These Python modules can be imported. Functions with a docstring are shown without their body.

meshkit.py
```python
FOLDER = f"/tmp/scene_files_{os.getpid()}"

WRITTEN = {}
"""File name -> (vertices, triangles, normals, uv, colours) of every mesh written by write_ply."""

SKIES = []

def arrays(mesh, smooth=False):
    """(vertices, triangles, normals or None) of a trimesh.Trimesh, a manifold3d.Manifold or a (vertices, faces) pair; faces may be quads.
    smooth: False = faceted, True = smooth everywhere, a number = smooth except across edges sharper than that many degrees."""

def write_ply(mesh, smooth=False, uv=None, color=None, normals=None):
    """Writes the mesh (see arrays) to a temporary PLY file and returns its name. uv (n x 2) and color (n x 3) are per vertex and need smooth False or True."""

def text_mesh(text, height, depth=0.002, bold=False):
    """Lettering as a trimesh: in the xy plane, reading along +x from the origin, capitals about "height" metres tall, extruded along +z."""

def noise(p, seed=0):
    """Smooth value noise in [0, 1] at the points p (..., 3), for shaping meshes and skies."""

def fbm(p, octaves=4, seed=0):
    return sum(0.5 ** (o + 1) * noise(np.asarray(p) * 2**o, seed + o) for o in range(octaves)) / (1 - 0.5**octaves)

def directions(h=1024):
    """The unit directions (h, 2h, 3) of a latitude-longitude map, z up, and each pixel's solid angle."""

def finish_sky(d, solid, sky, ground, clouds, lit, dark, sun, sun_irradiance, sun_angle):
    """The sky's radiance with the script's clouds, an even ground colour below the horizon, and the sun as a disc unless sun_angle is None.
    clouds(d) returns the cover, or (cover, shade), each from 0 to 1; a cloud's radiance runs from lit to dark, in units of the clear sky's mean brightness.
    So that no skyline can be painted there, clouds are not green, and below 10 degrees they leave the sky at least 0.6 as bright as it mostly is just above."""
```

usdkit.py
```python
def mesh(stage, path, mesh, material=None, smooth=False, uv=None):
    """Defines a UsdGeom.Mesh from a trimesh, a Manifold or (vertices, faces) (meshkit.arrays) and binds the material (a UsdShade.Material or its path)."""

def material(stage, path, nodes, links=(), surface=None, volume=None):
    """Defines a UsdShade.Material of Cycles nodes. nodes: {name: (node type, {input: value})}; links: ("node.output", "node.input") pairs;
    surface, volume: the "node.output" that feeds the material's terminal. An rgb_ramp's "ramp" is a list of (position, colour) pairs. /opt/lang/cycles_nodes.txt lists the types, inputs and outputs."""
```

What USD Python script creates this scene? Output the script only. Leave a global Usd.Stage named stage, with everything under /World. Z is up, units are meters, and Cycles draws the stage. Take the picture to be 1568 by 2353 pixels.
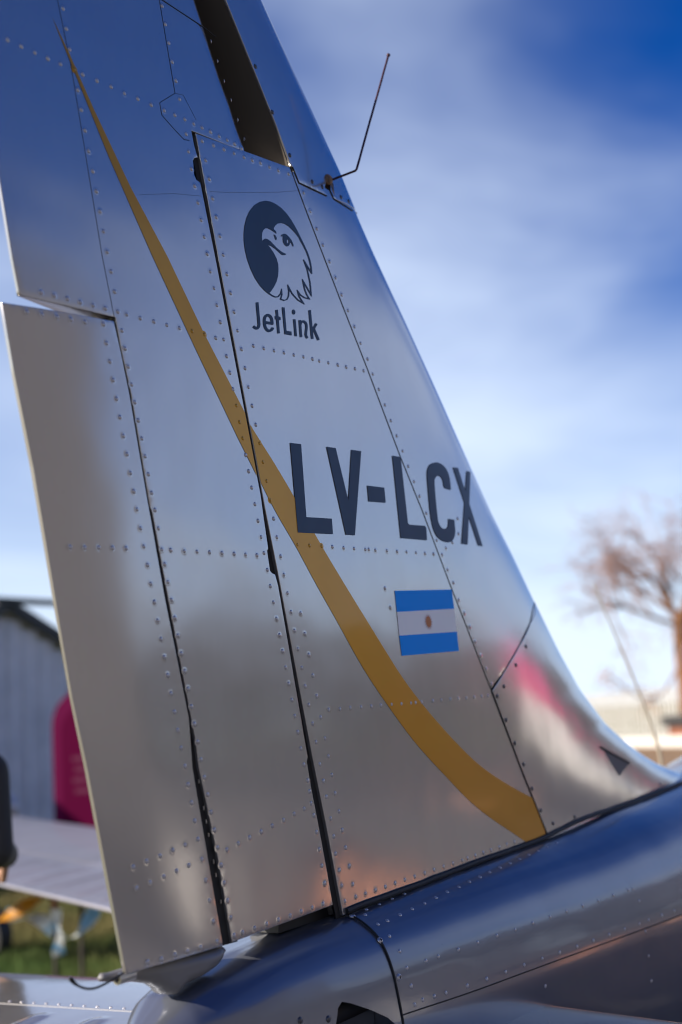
import math, random
import numpy as np, trimesh, usdkit, meshkit
import manifold3d as m3
from scipy.spatial import Delaunay
from shapely.geometry import Polygon, LineString, Point
from shapely.ops import unary_union
import shapely
from pxr import Usd, UsdGeom, UsdLux, UsdShade, Gf, Sdf, Vt

random.seed(7); rng = np.random.default_rng(7)
stage = Usd.Stage.CreateInMemory()
UsdGeom.SetStageUpAxis(stage, UsdGeom.Tokens.z); UsdGeom.SetStageMetersPerUnit(stage, 1.0)
UsdGeom.Xform.Define(stage, '/World'); UsdGeom.Scope.Define(stage, '/World/Looks')

# ---------------------------------------------------------------- camera
# x = towards the aircraft's nose, y = towards its left side, z up; right fin skin lies in y = 0
F, CX, CY = 2816.0, 784.0, 1176.3            # lens in units of a 1568 x 2352.6 picture
ex = np.array([2046, 204, 2816.0]); ex /= np.linalg.norm(ex)
ez = -np.array([.09, 1, -.1378]); ez /= np.linalg.norm(ez); ez -= ez @ ex * ex; ez /= np.linalg.norm(ez)
ey = np.cross(ez, ex)
WM = np.stack([ex, ey, ez])                  # aircraft axes = WM @ camera(right, down, forward)
CAM = -(WM @ (np.array([(680 - CX) / F, (1120 - CY) / F, 1]) * 2.06)); CAM[2] = 1.62
NOSE_UP = math.radians(2.3)                   # the aircraft sits on its wheels a little nose up
RA = np.array([[math.cos(NOSE_UP), 0, -math.sin(NOSE_UP)], [0, 1, 0], [math.sin(NOSE_UP), 0, math.cos(NOSE_UP)]])
WORLD = RA @ WM
right, down, fwd = WORLD[:, 0], WORLD[:, 1], WORLD[:, 2]
cam = UsdGeom.Camera.Define(stage, '/World/camera')
M = np.eye(4); M[0, :3], M[1, :3], M[2, :3], M[3, :3] = right, -down, -fwd, CAM
cam.AddTransformOp().Set(Gf.Matrix4d(*M.ravel().tolist()))
cam.CreateFocalLengthAttr(F / 1568 * 24); cam.CreateHorizontalApertureAttr(24.0); cam.CreateVerticalApertureAttr(24.0 * 1024 / 682)
cam.CreateFStopAttr(2.2); cam.CreateFocusDistanceAttr(2.02); cam.CreateExposureAttr(1.2)
cam.CreateClippingRangeAttr(Gf.Vec2f(0.05, 5000))

# ---------------------------------------------------------------- sky and sun
SUN = np.array([-0.78, 0.62, 0.0]); SUN /= np.linalg.norm(SUN); EL = math.radians(26)
sun_dir = np.array([SUN[0] * math.cos(EL), SUN[1] * math.cos(EL), math.sin(EL)])
CLX, CLY, CLZ, CLR = 1.42, 0.42, -0.15, 0.25
ROT = math.atan2(SUN[0], SUN[1])
def mat(name, nodes, links=(), surface='p.BSDF', **k):
    return usdkit.material(stage, '/World/Looks/' + name, nodes, links, surface=surface, **k)
sky_m = mat('sky_light', {
    's': ('sky_texture', {'sky_type': 'single_scattering', 'sun_disc': False, 'sun_elevation': EL, 'sun_rotation': ROT, 'air_density': 1.0, 'aerosol_density': 0.3, 'ozone_density': 4.0, 'altitude': 200.0}),
    'h': ('hsv', {'hue': .522, 'saturation': 1.42, 'value': 1.08}),
    't': ('texture_coordinate', {}),
    'mp': ('mapping', {'rotation': (0.0, 0.0, CLR), 'scale': (1.0, 1.0, 2.6), 'location': (CLX, CLY, CLZ)}),
    'n': ('noise_texture', {'scale': 1.7, 'detail': 4.5, 'roughness': 0.48, 'distortion': 0.35}),
    'xyz': ('separate_xyz', {}),
    'lo': ('map_range', {'from_min': 0.03, 'from_max': 0.52, 'to_min': 0.22, 'to_max': -0.185, 'clamp': True}),
    'yn': ('math', {'math_type': 'minimum', 'value2': 0.0}), 'zr': ('map_range', {'from_min': .38, 'from_max': .55, 'to_min': 0., 'to_max': 1.2, 'clamp': True}), 'yz': ('math', {'math_type': 'multiply'}), 'lo2': ('math', {'math_type': 'multiply_add', 'value2': 1.0}),   # the high veil thins out towards the right
    'ad': ('math', {'math_type': 'add'}),
    'r': ('map_range', {'range_type': 'smoothstep', 'from_min': 0.20, 'from_max': 0.84, 'to_min': 0.0, 'to_max': .97, 'clamp': True}),
    'm': ('mix', {'mix_type': 'mix', 'color2': (7.8, 9.0, 10.9)}),
    'bg': ('background_shader', {'strength': 0.05})},
    [('s.color', 'h.color'), ('t.generated', 'mp.vector'), ('mp.vector', 'n.vector'), ('t.generated', 'xyz.vector'), ('xyz.z', 'lo.value'),
     ('xyz.y', 'yn.value1'), ('yn.value', 'yz.value1'), ('xyz.z', 'zr.value'), ('zr.result', 'yz.value2'), ('yz.value', 'lo2.value1'), ('lo.result', 'lo2.value3'), ('n.fac', 'ad.value1'), ('lo2.value', 'ad.value2'), ('ad.value', 'r.value'), ('r.result', 'm.fac'), ('h.color', 'm.color1'), ('m.color', 'bg.color')], surface='bg.background')
dome = UsdLux.DomeLight.Define(stage, '/World/sky')
UsdShade.MaterialBindingAPI.Apply(dome.GetPrim()).Bind(sky_m)
dome.GetPrim().SetCustomDataByKey('kind', 'structure')
sun = UsdLux.DistantLight.Define(stage, '/World/sun')
sun.CreateNormalizeAttr(True); sun.CreateIntensityAttr(1.15); sun.CreateAngleAttr(0.53); sun.CreateColorAttr(Gf.Vec3f(1.0, 0.9, 0.76))
zax = sun_dir; xax = np.cross([0, 0, 1], zax); xax /= np.linalg.norm(xax); yax = np.cross(zax, xax)
MS = np.eye(4); MS[0, :3], MS[1, :3], MS[2, :3] = xax, yax, zax
sun.AddTransformOp().Set(Gf.Matrix4d(*MS.ravel().tolist()))

# ---------------------------------------------------------------- helpers
def ray(px):
    px = np.atleast_2d(np.asarray(px, float))
    return np.stack([(px[:, 0] - CX) / F, (px[:, 1] - CY) / F, np.ones(len(px))], 1) @ WM.T
def on(px, axis, val):
    d = ray(px); return CAM + d * ((val - CAM[axis]) / d[:, axis])[:, None]
def at(px, depth):
    return CAM + ray(px) * depth
def proj(p):
    q = (np.atleast_2d(p) - CAM) @ WM; return np.stack([q[:, 0] / q[:, 2] * F + CX, q[:, 1] / q[:, 2] * F + CY], 1)
def cv(pts, s, ox, oy):
    a = np.asarray(pts, float); return a * s + [ox, oy]
counts = {}
def path_for(name, parent=None):
    base = (parent if parent else '/World') + '/'
    k = (name) if parent else (base + name)
    n = counts.get(k, 0); counts[k] = n + 1
    return base + (name if n == 0 else f'{name}_{n:03d}')
def obj(name, mesh, m, parent=None, smooth=35):
    p = path_for(name, str(parent.GetPath()) if parent else None)
    return usdkit.mesh(stage, p, mesh, m, smooth=smooth).GetPrim()
def thing(name, loc=(0, 0, 0), rz=0):
    x = UsdGeom.Xform.Define(stage, path_for(name)); x.AddTranslateOp().Set(Gf.Vec3d(*map(float, loc))); x.AddRotateZOp().Set(float(rz)); return x.GetPrim()
def tag(o, label=None, cat=None, group=None, kind=None):
    for k, v in (('label', label), ('category', cat), ('group', group), ('kind', kind)):
        if v: o.SetCustomDataByKey(k, v)
    return o
def cat(ms): return trimesh.util.concatenate(ms)
def box(c, s, rot=None):
    b = trimesh.creation.box(s)
    if rot is not None: b.apply_transform(rot)
    b.apply_translation(c); return b
def tube(pts, r, n=8, cap=True):
    pts = np.asarray(pts, float); r = np.broadcast_to(np.asarray(r, float), (len(pts),))
    t = np.gradient(pts, axis=0); t /= np.linalg.norm(t, axis=1, keepdims=True)
    ref = np.array([0, 0, 1.0]) if abs(t[0, 2]) < .9 else np.array([1.0, 0, 0])
    V = []
    u = np.cross(t[0], ref); u /= np.linalg.norm(u)
    for i in range(len(pts)):
        u = u - u @ t[i] * t[i]; u /= np.linalg.norm(u); w = np.cross(t[i], u)
        a = np.arange(n) / n * 2 * np.pi
        V.append(pts[i] + r[i] * (np.cos(a)[:, None] * u + np.sin(a)[:, None] * w))
    V = np.vstack(V); Fc = []
    for i in range(len(pts) - 1):
        for k in range(n):
            a, b = i * n + k, i * n + (k + 1) % n
            Fc += [[a, b, b + n], [a, b + n, a + n]]
    if cap:
        V = np.vstack([V, pts[0], pts[-1]]); c0, c1 = len(V) - 2, len(V) - 1; o = (len(pts) - 1) * n
        for k in range(n): Fc += [[c0, (k + 1) % n, k], [c1, o + k, o + (k + 1) % n]]
    m = trimesh.Trimesh(V, Fc, process=False); return m
def smoothline(pts, n=40):
    from scipy.interpolate import CubicSpline
    pts = np.asarray(pts, float); s = np.r_[0, np.cumsum(np.linalg.norm(np.diff(pts, axis=0), axis=1))]
    return CubicSpline(s, pts)(np.linspace(0, s[-1], n))
def CR(a, b): return a[:, 0] * b[:, 1] - a[:, 1] * b[:, 0]
def mesh2d(poly, h, r=0.0):
    """Points, triangles and distance to the edge of a polygon filled with a dense triangle net."""
    if poly.geom_type != 'Polygon': poly = max(poly.geoms, key=lambda g: g.area)
    def lines(g, h=h * .5):
        out = []
        for q in getattr(g, 'geoms', [g]):
            if q.is_empty: continue
            for c in [q.exterior, *q.interiors]: out.append(np.array(shapely.segmentize(c, h).coords)[:-1])
        return out
    P = lines(poly)
    if r > 0:
        for k in (.2, .55, 1.0): P += lines(poly.buffer(-r * k))
    x0, y0, x1, y1 = poly.bounds
    gx, gy = np.meshgrid(np.arange(x0, x1, h), np.arange(y0, y1, h * .866)); gx = gx + (np.arange(gx.shape[0]) % 2)[:, None] * h / 2
    g = np.stack([gx.ravel(), gy.ravel()], 1); inner = poly.buffer(-max(r * 1.2, h * .55))
    if not inner.is_empty: P.append(g[shapely.contains_xy(inner, g[:, 0], g[:, 1])])
    P = np.unique(np.round(np.vstack(P), 7), axis=0)
    T = Delaunay(P).simplices; c = P[T].mean(1)
    T = T[shapely.contains_xy(poly, c[:, 0], c[:, 1])]
    a = CR(P[T[:, 1]] - P[T[:, 0]], P[T[:, 2]] - P[T[:, 0]]); T = T[np.abs(a) > 1e-13]; a = a[np.abs(a) > 1e-13]; T[a < 0] = T[a < 0][:, ::-1]
    d = shapely.distance(shapely.boundary(poly), shapely.points(P)); return P, T, d
def edges_of(T):
    E = np.vstack([T[:, [0, 1]], T[:, [1, 2]], T[:, [2, 0]]]); S = np.sort(E, 1)
    _, i, n = np.unique(S, axis=0, return_index=True, return_counts=True); return E[i[n == 1]]
def solid(T, R, L):
    """Closed solid between a right sheet R and a left sheet L that share the triangles T (T faces -y for R)."""
    n = len(R); E = edges_of(T); open_ = np.linalg.norm(R[E[:, 0]] - L[E[:, 0]], axis=1) + np.linalg.norm(R[E[:, 1]] - L[E[:, 1]], axis=1) > 1e-7
    E = E[open_]; a, b = E[:, 0], E[:, 1]
    Fc = np.vstack([T, T[:, ::-1] + n, np.stack([b, a, a + n], 1), np.stack([b, a + n, b + n], 1)])
    m = trimesh.Trimesh(np.vstack([R, L]), Fc, process=False); m.merge_vertices(); m.update_faces(m.nondegenerate_faces()); return m

# ---------------------------------------------------------------- materials
def plain(name, c, rough=.5, metal=0., coat=0., spec=.5, **k):
    return mat(name, {'p': ('principled_bsdf', {'base_color': c, 'roughness': rough, 'metallic': metal, 'coat_weight': coat, 'coat_roughness': .06, 'specular_ior_level': spec, **k})})
def noisy(name, c1, c2, scale, rough=.6, bump=0., bscale=None, metal=0., detail=5., lo=.35, hi=.65, coat=0.):
    nodes = {'g': ('geometry', {}), 'n': ('noise_texture', {'scale': scale, 'detail': detail, 'roughness': .6}),
             'r': ('rgb_ramp', {'ramp': [(lo, c1), (hi, c2)]}), 'p': ('principled_bsdf', {'roughness': rough, 'metallic': metal, 'coat_weight': coat})}
    links = [('g.position', 'n.vector'), ('n.fac', 'r.fac'), ('r.color', 'p.base_color')]
    if bump:
        nodes['n2'] = ('noise_texture', {'scale': bscale or scale * 4, 'detail': 3.}); nodes['b'] = ('bump', {'strength': 1., 'distance': bump})
        links += [('g.position', 'n2.vector'), ('n2.fac', 'b.height'), ('b.normal', 'p.normal')]
    return mat(name, nodes, links)
def paint(name, c, metal, rough, coat=1., peel=.00005, wave=.0021, dirt=.10):
    """Sprayed aircraft paint: orange peel, slight oil-canning of the sheet, a little grime."""
    return mat(name, {
        'g': ('geometry', {}),
        'n1': ('noise_texture', {'scale': 330., 'detail': 2.}), 'n2': ('noise_texture', {'scale': 6., 'detail': 1., 'roughness': .4}),
        'b1': ('bump', {'strength': 1., 'distance': peel}), 'b2': ('bump', {'strength': 1., 'distance': wave}),
        'mp': ('mapping', {'scale': (1., 1., .3)}), 'n3': ('noise_texture', {'scale': 14., 'detail': 7., 'roughness': .6}), 'n4': ('noise_texture', {'scale': 160., 'detail': 2.}),
        'sp': ('map_range', {'from_min': .74, 'from_max': .78, 'to_min': 0., 'to_max': .35, 'clamp': True}),
        'r': ('map_range', {'from_min': .35, 'from_max': .75, 'to_min': 0., 'to_max': dirt, 'clamp': True}), 'ad': ('math', {'math_type': 'add'}),
        'm': ('mix', {'color1': c, 'color2': tuple(x * .55 for x in (c[0], c[1] * .94, c[2] * .84))}),
        'rr': ('map_range', {'from_min': .3, 'from_max': .75, 'to_min': rough * .97, 'to_max': rough * 1.06}),
        'p': ('principled_bsdf', {'metallic': metal, 'coat_weight': coat, 'coat_roughness': .045})},
        [('g.position', 'n1.vector'), ('g.position', 'n2.vector'), ('g.position', 'mp.vector'), ('mp.vector', 'n3.vector'), ('g.position', 'n4.vector'), ('n2.fac', 'b2.height'), ('b2.normal', 'b1.normal'), ('n1.fac', 'b1.height'),
         ('b1.normal', 'p.coat_normal'), ('b2.normal', 'p.normal'), ('n4.fac', 'sp.value'), ('n3.fac', 'r.value'), ('r.result', 'ad.value1'), ('sp.result', 'ad.value2'), ('ad.value', 'm.fac'), ('m.color', 'p.base_color'),
         ('n3.fac', 'rr.value'), ('rr.result', 'p.roughness')])
silver = paint('silver_paint', (.475, .455, .445), .78, .19, peel=.0001)
slate = paint('slate_paint', (.165, .18, .225), .62, .28, coat=.7)
silver_rivet = plain('rivet_paint', (.50, .48, .49), .30, .55, .6)
gold = paint('gold_paint', (.56, .255, .0), .55, .36, coat=.4)
gold_rivet = plain('gold_rivet_paint', (.50, .25, .012), .34, .6, .4)
navy = paint('navy_decal', (.0, .034, .10), 0., .5, coat=.08, dirt=.3)
fblue = plain('flag_blue', (.0, .32, 1.0), .5, 0, 0, .10)
fwhite = plain('flag_white', (.92, .92, .93), .5, 0, .0, .2)
fsun = plain('flag_sun', (.52, .15, .02), .4)
fray = plain('flag_ray', (.50, .25, .22), .4)
black = plain('black_rubber_and_shade', (.006, .006, .007), .6)
seam_m = plain('seam_sealant', (.03, .028, .024), .7)
steel = plain('dark_steel', (.10, .10, .11), .38, .8)
bare = plain('bare_metal', (.55, .54, .52), .3, .9)
copper = plain('antenna_rod', (.055, .022, .03), .45, .3)

# ================================================================ THE AIRCRAFT
plane = UsdGeom.Xform.Define(stage, '/World/light_aircraft').GetPrim()
MA = np.eye(4); MA[:3, :3] = RA.T; MA[3, :3] = CAM - RA @ CAM
UsdGeom.Xformable(plane).AddTransformOp().Set(Gf.Matrix4d(*MA.ravel().tolist()))
tag(plane, 'silver light aircraft with gold striped riveted tail fin filling the foreground', 'aircraft')
Cc = .05                                                     # centre plane of the fin
# seam between flat fin panel and rounded nose skin, and the leading edge's outline
SEAM = np.array([(430, -220), (518, 0), (592, 183), (667, 384), (705.4, 488), (784, 693), (844, 846), (919, 1045.7), (972, 1176.5), (1034, 1341.5), (1130, 1588), (1197, 1764.7), (1262, 1935)])
LE = np.array([(505, -220), (600, 0), (631.8, 70.5), (730.7, 287), (782, 398.6), (826, 507), (861.5, 588), (929, 733), (999.5, 888), (1083, 1075.7), (1129, 1176.5), (1179, 1276.5), (1229, 1384), (1284, 1496.5), (1334, 1586.5), (1393.5, 1665.7), (1433.5, 1702), (1473.9, 1734), (1514, 1758.4), (1544, 1770.5), (1568, 1778.5), (1640, 1799)])
sm = on(SEAM, 1, 0.0)
def xS(z): return np.interp(z, sm[::-1, 2], sm[::-1, 0])
zs = np.linspace(1.262, 3.05, 130)
leline = LineString(LE)
def silh(x, z, W):
    s = np.sin(np.linspace(0.02, np.pi / 2, 60)); p = np.stack([x + W * s, Cc * (1 - np.sqrt(np.maximum(0, 1 - s * s))), np.full(60, z)], 1)
    q = proj(p); lx = np.interp(q[:, 1], LE[:, 1], LE[:, 0]); return (q[:, 0] - lx).max()
Ws = []
for z in zs:
    a, b = .01, 1.6
    for _ in range(40):
        m_ = (a + b) / 2
        if silh(xS(z), z, m_) > 0: b = m_
        else: a = m_
    Ws.append(a)
Ws = np.array(Ws)
def WL(z): return np.interp(z, zs, Ws)
def Yfin(x, z):
    s = np.clip((x - xS(z)) / WL(z), 0, 1); return Cc * (1 - np.sqrt(np.maximum(0, 1 - s * s)))
def S(px, off=0.0):
    """Where the rays of some picture points meet the right side of the fin and rudder."""
    d = ray(px); t0 = -CAM[1] / d[:, 1]; t1 = (Cc - CAM[1]) / d[:, 1]
    out = t1.copy(); done = np.zeros(len(d), bool); prev = t0.copy()
    for k in range(1, 161):
        t = t0 + (t1 - t0) * k / 160; p = CAM + d * t[:, None]; g = p[:, 1] - Yfin(p[:, 0], p[:, 2])
        hit = (g >= -1e-9) & ~done
        if hit.any():
            a, b = prev.copy(), t.copy()
            for _ in range(22):
                mid = (a + b) / 2; q = CAM + d * mid[:, None]; gg = q[:, 1] - Yfin(q[:, 0], q[:, 2]); b = np.where(gg >= 0, mid, b); a = np.where(gg >= 0, a, mid)
            out[hit] = b[hit]; done |= hit
        prev = t
    p = CAM + d * out[:, None]
    flat = p[:, 0] <= xS(p[:, 2]) + 1e-6
    p[flat] = (CAM + d * t0[:, None])[flat]; p[flat, 1] = 0
    return p + Nfin(p) * off
def Nfin(p):
    e = 1e-4; x, z = p[:, 0], p[:, 2]
    n = np.stack([(Yfin(x + e, z) - Yfin(x - e, z)) / (2 * e), -np.ones(len(p)), (Yfin(x, z + e) - Yfin(x, z - e)) / (2 * e)], 1)
    return n / np.linalg.norm(n, axis=1, keepdims=True)
def XZ(px): return on(px, 1, 0.0)[:, [0, 2]]

# ---- fin panel (flat)
AFT = [(450, 305), (501.5, 588), (604, 1138), (611, 1176), (640, 1322), (716, 1726), (750, 1895.5), (789, 2104)]
fin_px = AFT + [(1034, 2011), (1260, 1928)] + [tuple(p) for p in SEAM[3:-1][::-1]]
fin_poly = Polygon(XZ(fin_px)).buffer(0)
_z = np.linspace(1.2, 2.6, 60)
fin_poly = fin_poly.difference(Polygon(np.vstack([np.stack([xS(_z) - .0009, _z], 1), [(3, 2.6), (3, 1.2)]])).buffer(0))
P, T, d = mesh2d(fin_poly, .014, .0012)
def roll(d, r): return r * (1 - np.sqrt(np.maximum(0, 1 - (1 - np.minimum(d / r, 1)) ** 2)))
front_d = P[:, 0] - xS(P[:, 1])                               # no roll along the front seam
o = np.where(front_d > -.002, 0, roll(d, .0012))
R_ = np.stack([P[:, 0], o, P[:, 1]], 1); L_ = np.stack([P[:, 0], 2 * Cc - o, P[:, 1]], 1)
fin = obj('vertical_fin', solid(T, R_, L_), silver, plane)
def nose(name, px, uv_front=True, m=silver, rise=0.0, r=.0010):
    """A piece of the rounded nose; px is its aft outline from top to bottom, the front is the leading edge itself."""
    p = S(px); u = np.arcsin(np.clip((p[:, 0] - xS(p[:, 2])) / WL(p[:, 2]), 0, 1))
    K = .16
    poly = [(a * K, z) for a, z in zip(u, p[:, 2])]
    zt, zb = poly[0][1], poly[-1][1]
    zt = max(zt, p[0, 2]); poly += [(np.pi / 2 * K, zb), (np.pi / 2 * K, zt)]
    pg = Polygon(poly).buffer(0)
    P, T, d = mesh2d(pg, .012, r)
    uu, z = P[:, 0] / K, P[:, 1]; ispos = uu > 0
    x = np.where(ispos, xS(z) + WL(z) * np.sin(np.maximum(uu, 0)), xS(z) + WL(z) * np.sin(np.minimum(uu, 0))); y = np.where(ispos, Cc * (1 - np.cos(np.maximum(uu, 0))), 0)
    le = uu > np.pi / 2 - 1e-4
    nn = np.stack([x, y, z], 1); N = Nfin(nn); N[le] = [1, 0, 0]
    y0 = y.copy()
    edge = np.where(np.pi / 2 * K - P[:, 0] < r * 1.5, 0, roll(d, r))
    R = nn + N * (rise - edge)[:, None]
    R[le, 1] = Cc
    L = R.copy(); L[:, 1] = 2 * Cc - L[:, 1]
    return obj(name, solid(T, R, L), m, plane, smooth=40)
FSEAM = cv([(905, 190), (850, 450), (720, 720), (560, 1000), (370, 1300)], .18317, 1062.6, 1349.8)
nose('leading_edge_skin', [(668, 391)] + [tuple(p) for p in SEAM[4:10]] + [(1128, 1583)] + [tuple(p) for p in FSEAM[::-1]][1:], m=silver)
nose('dorsal_fillet', [tuple(p) for p in FSEAM] + [(1197, 1764.7), (1263, 1940)], rise=.0008)
CAPL = [(430, -219), (517.7, 0), (555, 91.6), (592, 183), (633, 285), (655, 345), (668, 382)]
capbot = [(672.2, 383.5), (686.8, 419.5), (750, 449.4), (746, 428), (750, 416), (757, 416), (758.5, 437.5), (767, 456.3), (819, 489.5)]
nose('fin_cap', CAPL + capbot, rise=.0012)

# dark sheet over the cap's aft web, its shade put in as colour
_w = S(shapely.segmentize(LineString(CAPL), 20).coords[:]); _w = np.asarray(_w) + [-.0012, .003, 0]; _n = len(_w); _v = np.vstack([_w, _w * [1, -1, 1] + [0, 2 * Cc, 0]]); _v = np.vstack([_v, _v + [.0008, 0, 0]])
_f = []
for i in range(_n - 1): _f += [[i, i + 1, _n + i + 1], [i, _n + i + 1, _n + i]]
_lp = np.array([[-.075, 2 * Cc + .003, 0], [.004, 2 * Cc + .003, 0]]); _q = np.vstack([_w * [1, 0, 1] + _lp[0], _w * [1, 0, 1] + _lp[1]]); _k = len(_v); _v = np.vstack([_v, _q])  # added lip, hidden from the camera, keeps the sun off the web
for i in range(_n - 1): _f += [[_k + i, _k + i + 1, _k + _n + i + 1], [_k + i, _k + _n + i + 1, _k + _n + i]]
obj('cap_web_shade', trimesh.Trimesh(_v, _f, process=False), plain('web_shade', (.085, .073, .06), .75, 0, 0, .2), plane, smooth=False)

# ---- rudder
hinge = [(440.6, 300), (447, 333), (455, 361), (447, 363), (444.5, 368), (447, 400), (452, 412), (461, 418), (495, 588), (600, 1138), (605, 1176), (617.5, 1261), (614.8, 1266), (621.5, 1311), (626, 1316.5), (633, 1319), (640, 1345), (708, 1740), (706, 1751), (714, 1800), (732.6, 1895.5), (752.9, 2005), (766, 2080)]
rud_px = [(-100, -230), (402, -230)] + [(472.8, 0), (500.3, 88), (527.8, 174), (551.6, 238), (566, 287), (592, 358)] + [(525, 333.5)] + hinge + [(534, 2166), (500, 1964.7), (457.5, 1764.7), (450, 1701), (385, 1366), (350, 1176), (345, 1165), (302, 906), (279, 804), (265.6, 729.5)] + [(45, 677.5), (27.5, 588), (0, 420), (-60, 60)]
rud_poly = Polygon(XZ(rud_px)).buffer(0)
hornline = LineString(XZ([(402, -230), (472.8, 0), (500.3, 88), (527.8, 174), (551.6, 238), (566, 287), (596, 368)]))
P, T, d = mesh2d(rud_poly, .012, .0012)
dh = shapely.distance(hornline, shapely.points(P)); w = .042
inhorn = P[:, 1] > XZ([(525, 345)])[0, 1]
ho = np.where(inhorn, Cc * 1.0 * (1 - np.sqrt(np.maximum(0, 1 - (1 - np.minimum(dh / w, 1)) ** 2))), 0)
o = np.maximum(np.where(inhorn & (dh < .004), 0, roll(d, .0012)), ho)
te = XZ([(45, 677.5), (0, 420), (-100, -230)]); te2 = XZ([(265, 729.5), (350, 1176), (457, 1764), (534, 2166)])
te_x = np.where(P[:, 1] > te[0, 1] - .02, np.interp(P[:, 1], te[:, 1], te[:, 0]), np.interp(P[:, 1], te2[::-1, 1], te2[::-1, 0]) - .2)
hx = np.interp(P[:, 1], XZ([(787, 2097), (450, 305)])[:, 1], XZ([(787, 2097), (450, 305)])[:, 0])
tk = np.clip((P[:, 0] - te_x) / (hx - te_x), 0, 1)
thick = .006 + (2 * Cc - .006) * np.minimum(tk * 1.15, 1)
R_ = np.stack([P[:, 0], o, P[:, 1]], 1); L_ = np.stack([P[:, 0], np.maximum(thick - np.where(inhorn, 0, o), o + .001), P[:, 1]], 1)
rudder = obj('rudder', solid(T, R_, L_), silver, plane)
# ---- trim tab (swung a little towards the camera)
tab_px = [(4.5, 694), (157, 719.4), (262, 737), (277, 804), (298, 906), (340, 1153), (347, 1190), (380, 1376), (435, 1651), (443, 1764.7), (513.2, 2173.4), (290.5, 2239), (245.5, 2004.7), (201, 1764.7), (166, 1601), (136, 1426.5), (94, 1176.5), (75.5, 1068), (31, 848)]
TAB = -.035
th = XZ([(262, 737), (513.2, 2173.4)])
def ytab(x, z):
    hx = np.interp(z, th[::-1, 1], th[::-1, 0]); return (x - hx) * TAB
def XZtab(px):
    d_ = ray(px); h = on(px, 1, 0.)
    for _ in range(8): h = CAM + d_ * ((ytab(h[:, 0], h[:, 2]) - CAM[1]) / d_[:, 1])[:, None]
    return h[:, [0, 2]]
tab_poly = Polygon(XZtab(tab_px)).buffer(0)
P, T, d = mesh2d(tab_poly, .012, .0010)
th = XZ([(262, 737), (513.2, 2173.4)]); ttx = XZ([(4.5, 694), (94, 1176.5), (201, 1764.7), (290.5, 2239)])
hx = np.interp(P[:, 1], th[::-1, 1], th[::-1, 0]); tx = np.interp(P[:, 1], ttx[::-1, 1], ttx[::-1, 0])
tk = np.clip((P[:, 0] - tx) / (hx - tx), 0, 1)
TAB = -.035
def ytab(x, z):
    hx = np.interp(z, th[::-1, 1], th[::-1, 0]); return (x - hx) * TAB
le_d = hx - P[:, 0]; rl = .008
o = np.maximum(roll(d, .0010), 0 * np.where(le_d < rl, .0035 * (1 - np.sqrt(np.maximum(0, 1 - (1 - np.clip(le_d / rl, 0, 1)) ** 2))), 0))
o = np.minimum(o, .0022 + .02 * tk)
y0 = ytab(P[:, 0], P[:, 1])
bow = -.0025 * np.sin(np.pi * np.clip(tk, 0, 1)) ** 1.0
R_ = np.stack([P[:, 0], y0 + o + bow, P[:, 1]], 1); L_ = np.stack([P[:, 0], y0 + .0055 + .045 * tk - o, P[:, 1]], 1)
tab = obj('trim_tab', solid(T, R_, L_), silver, plane)
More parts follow.
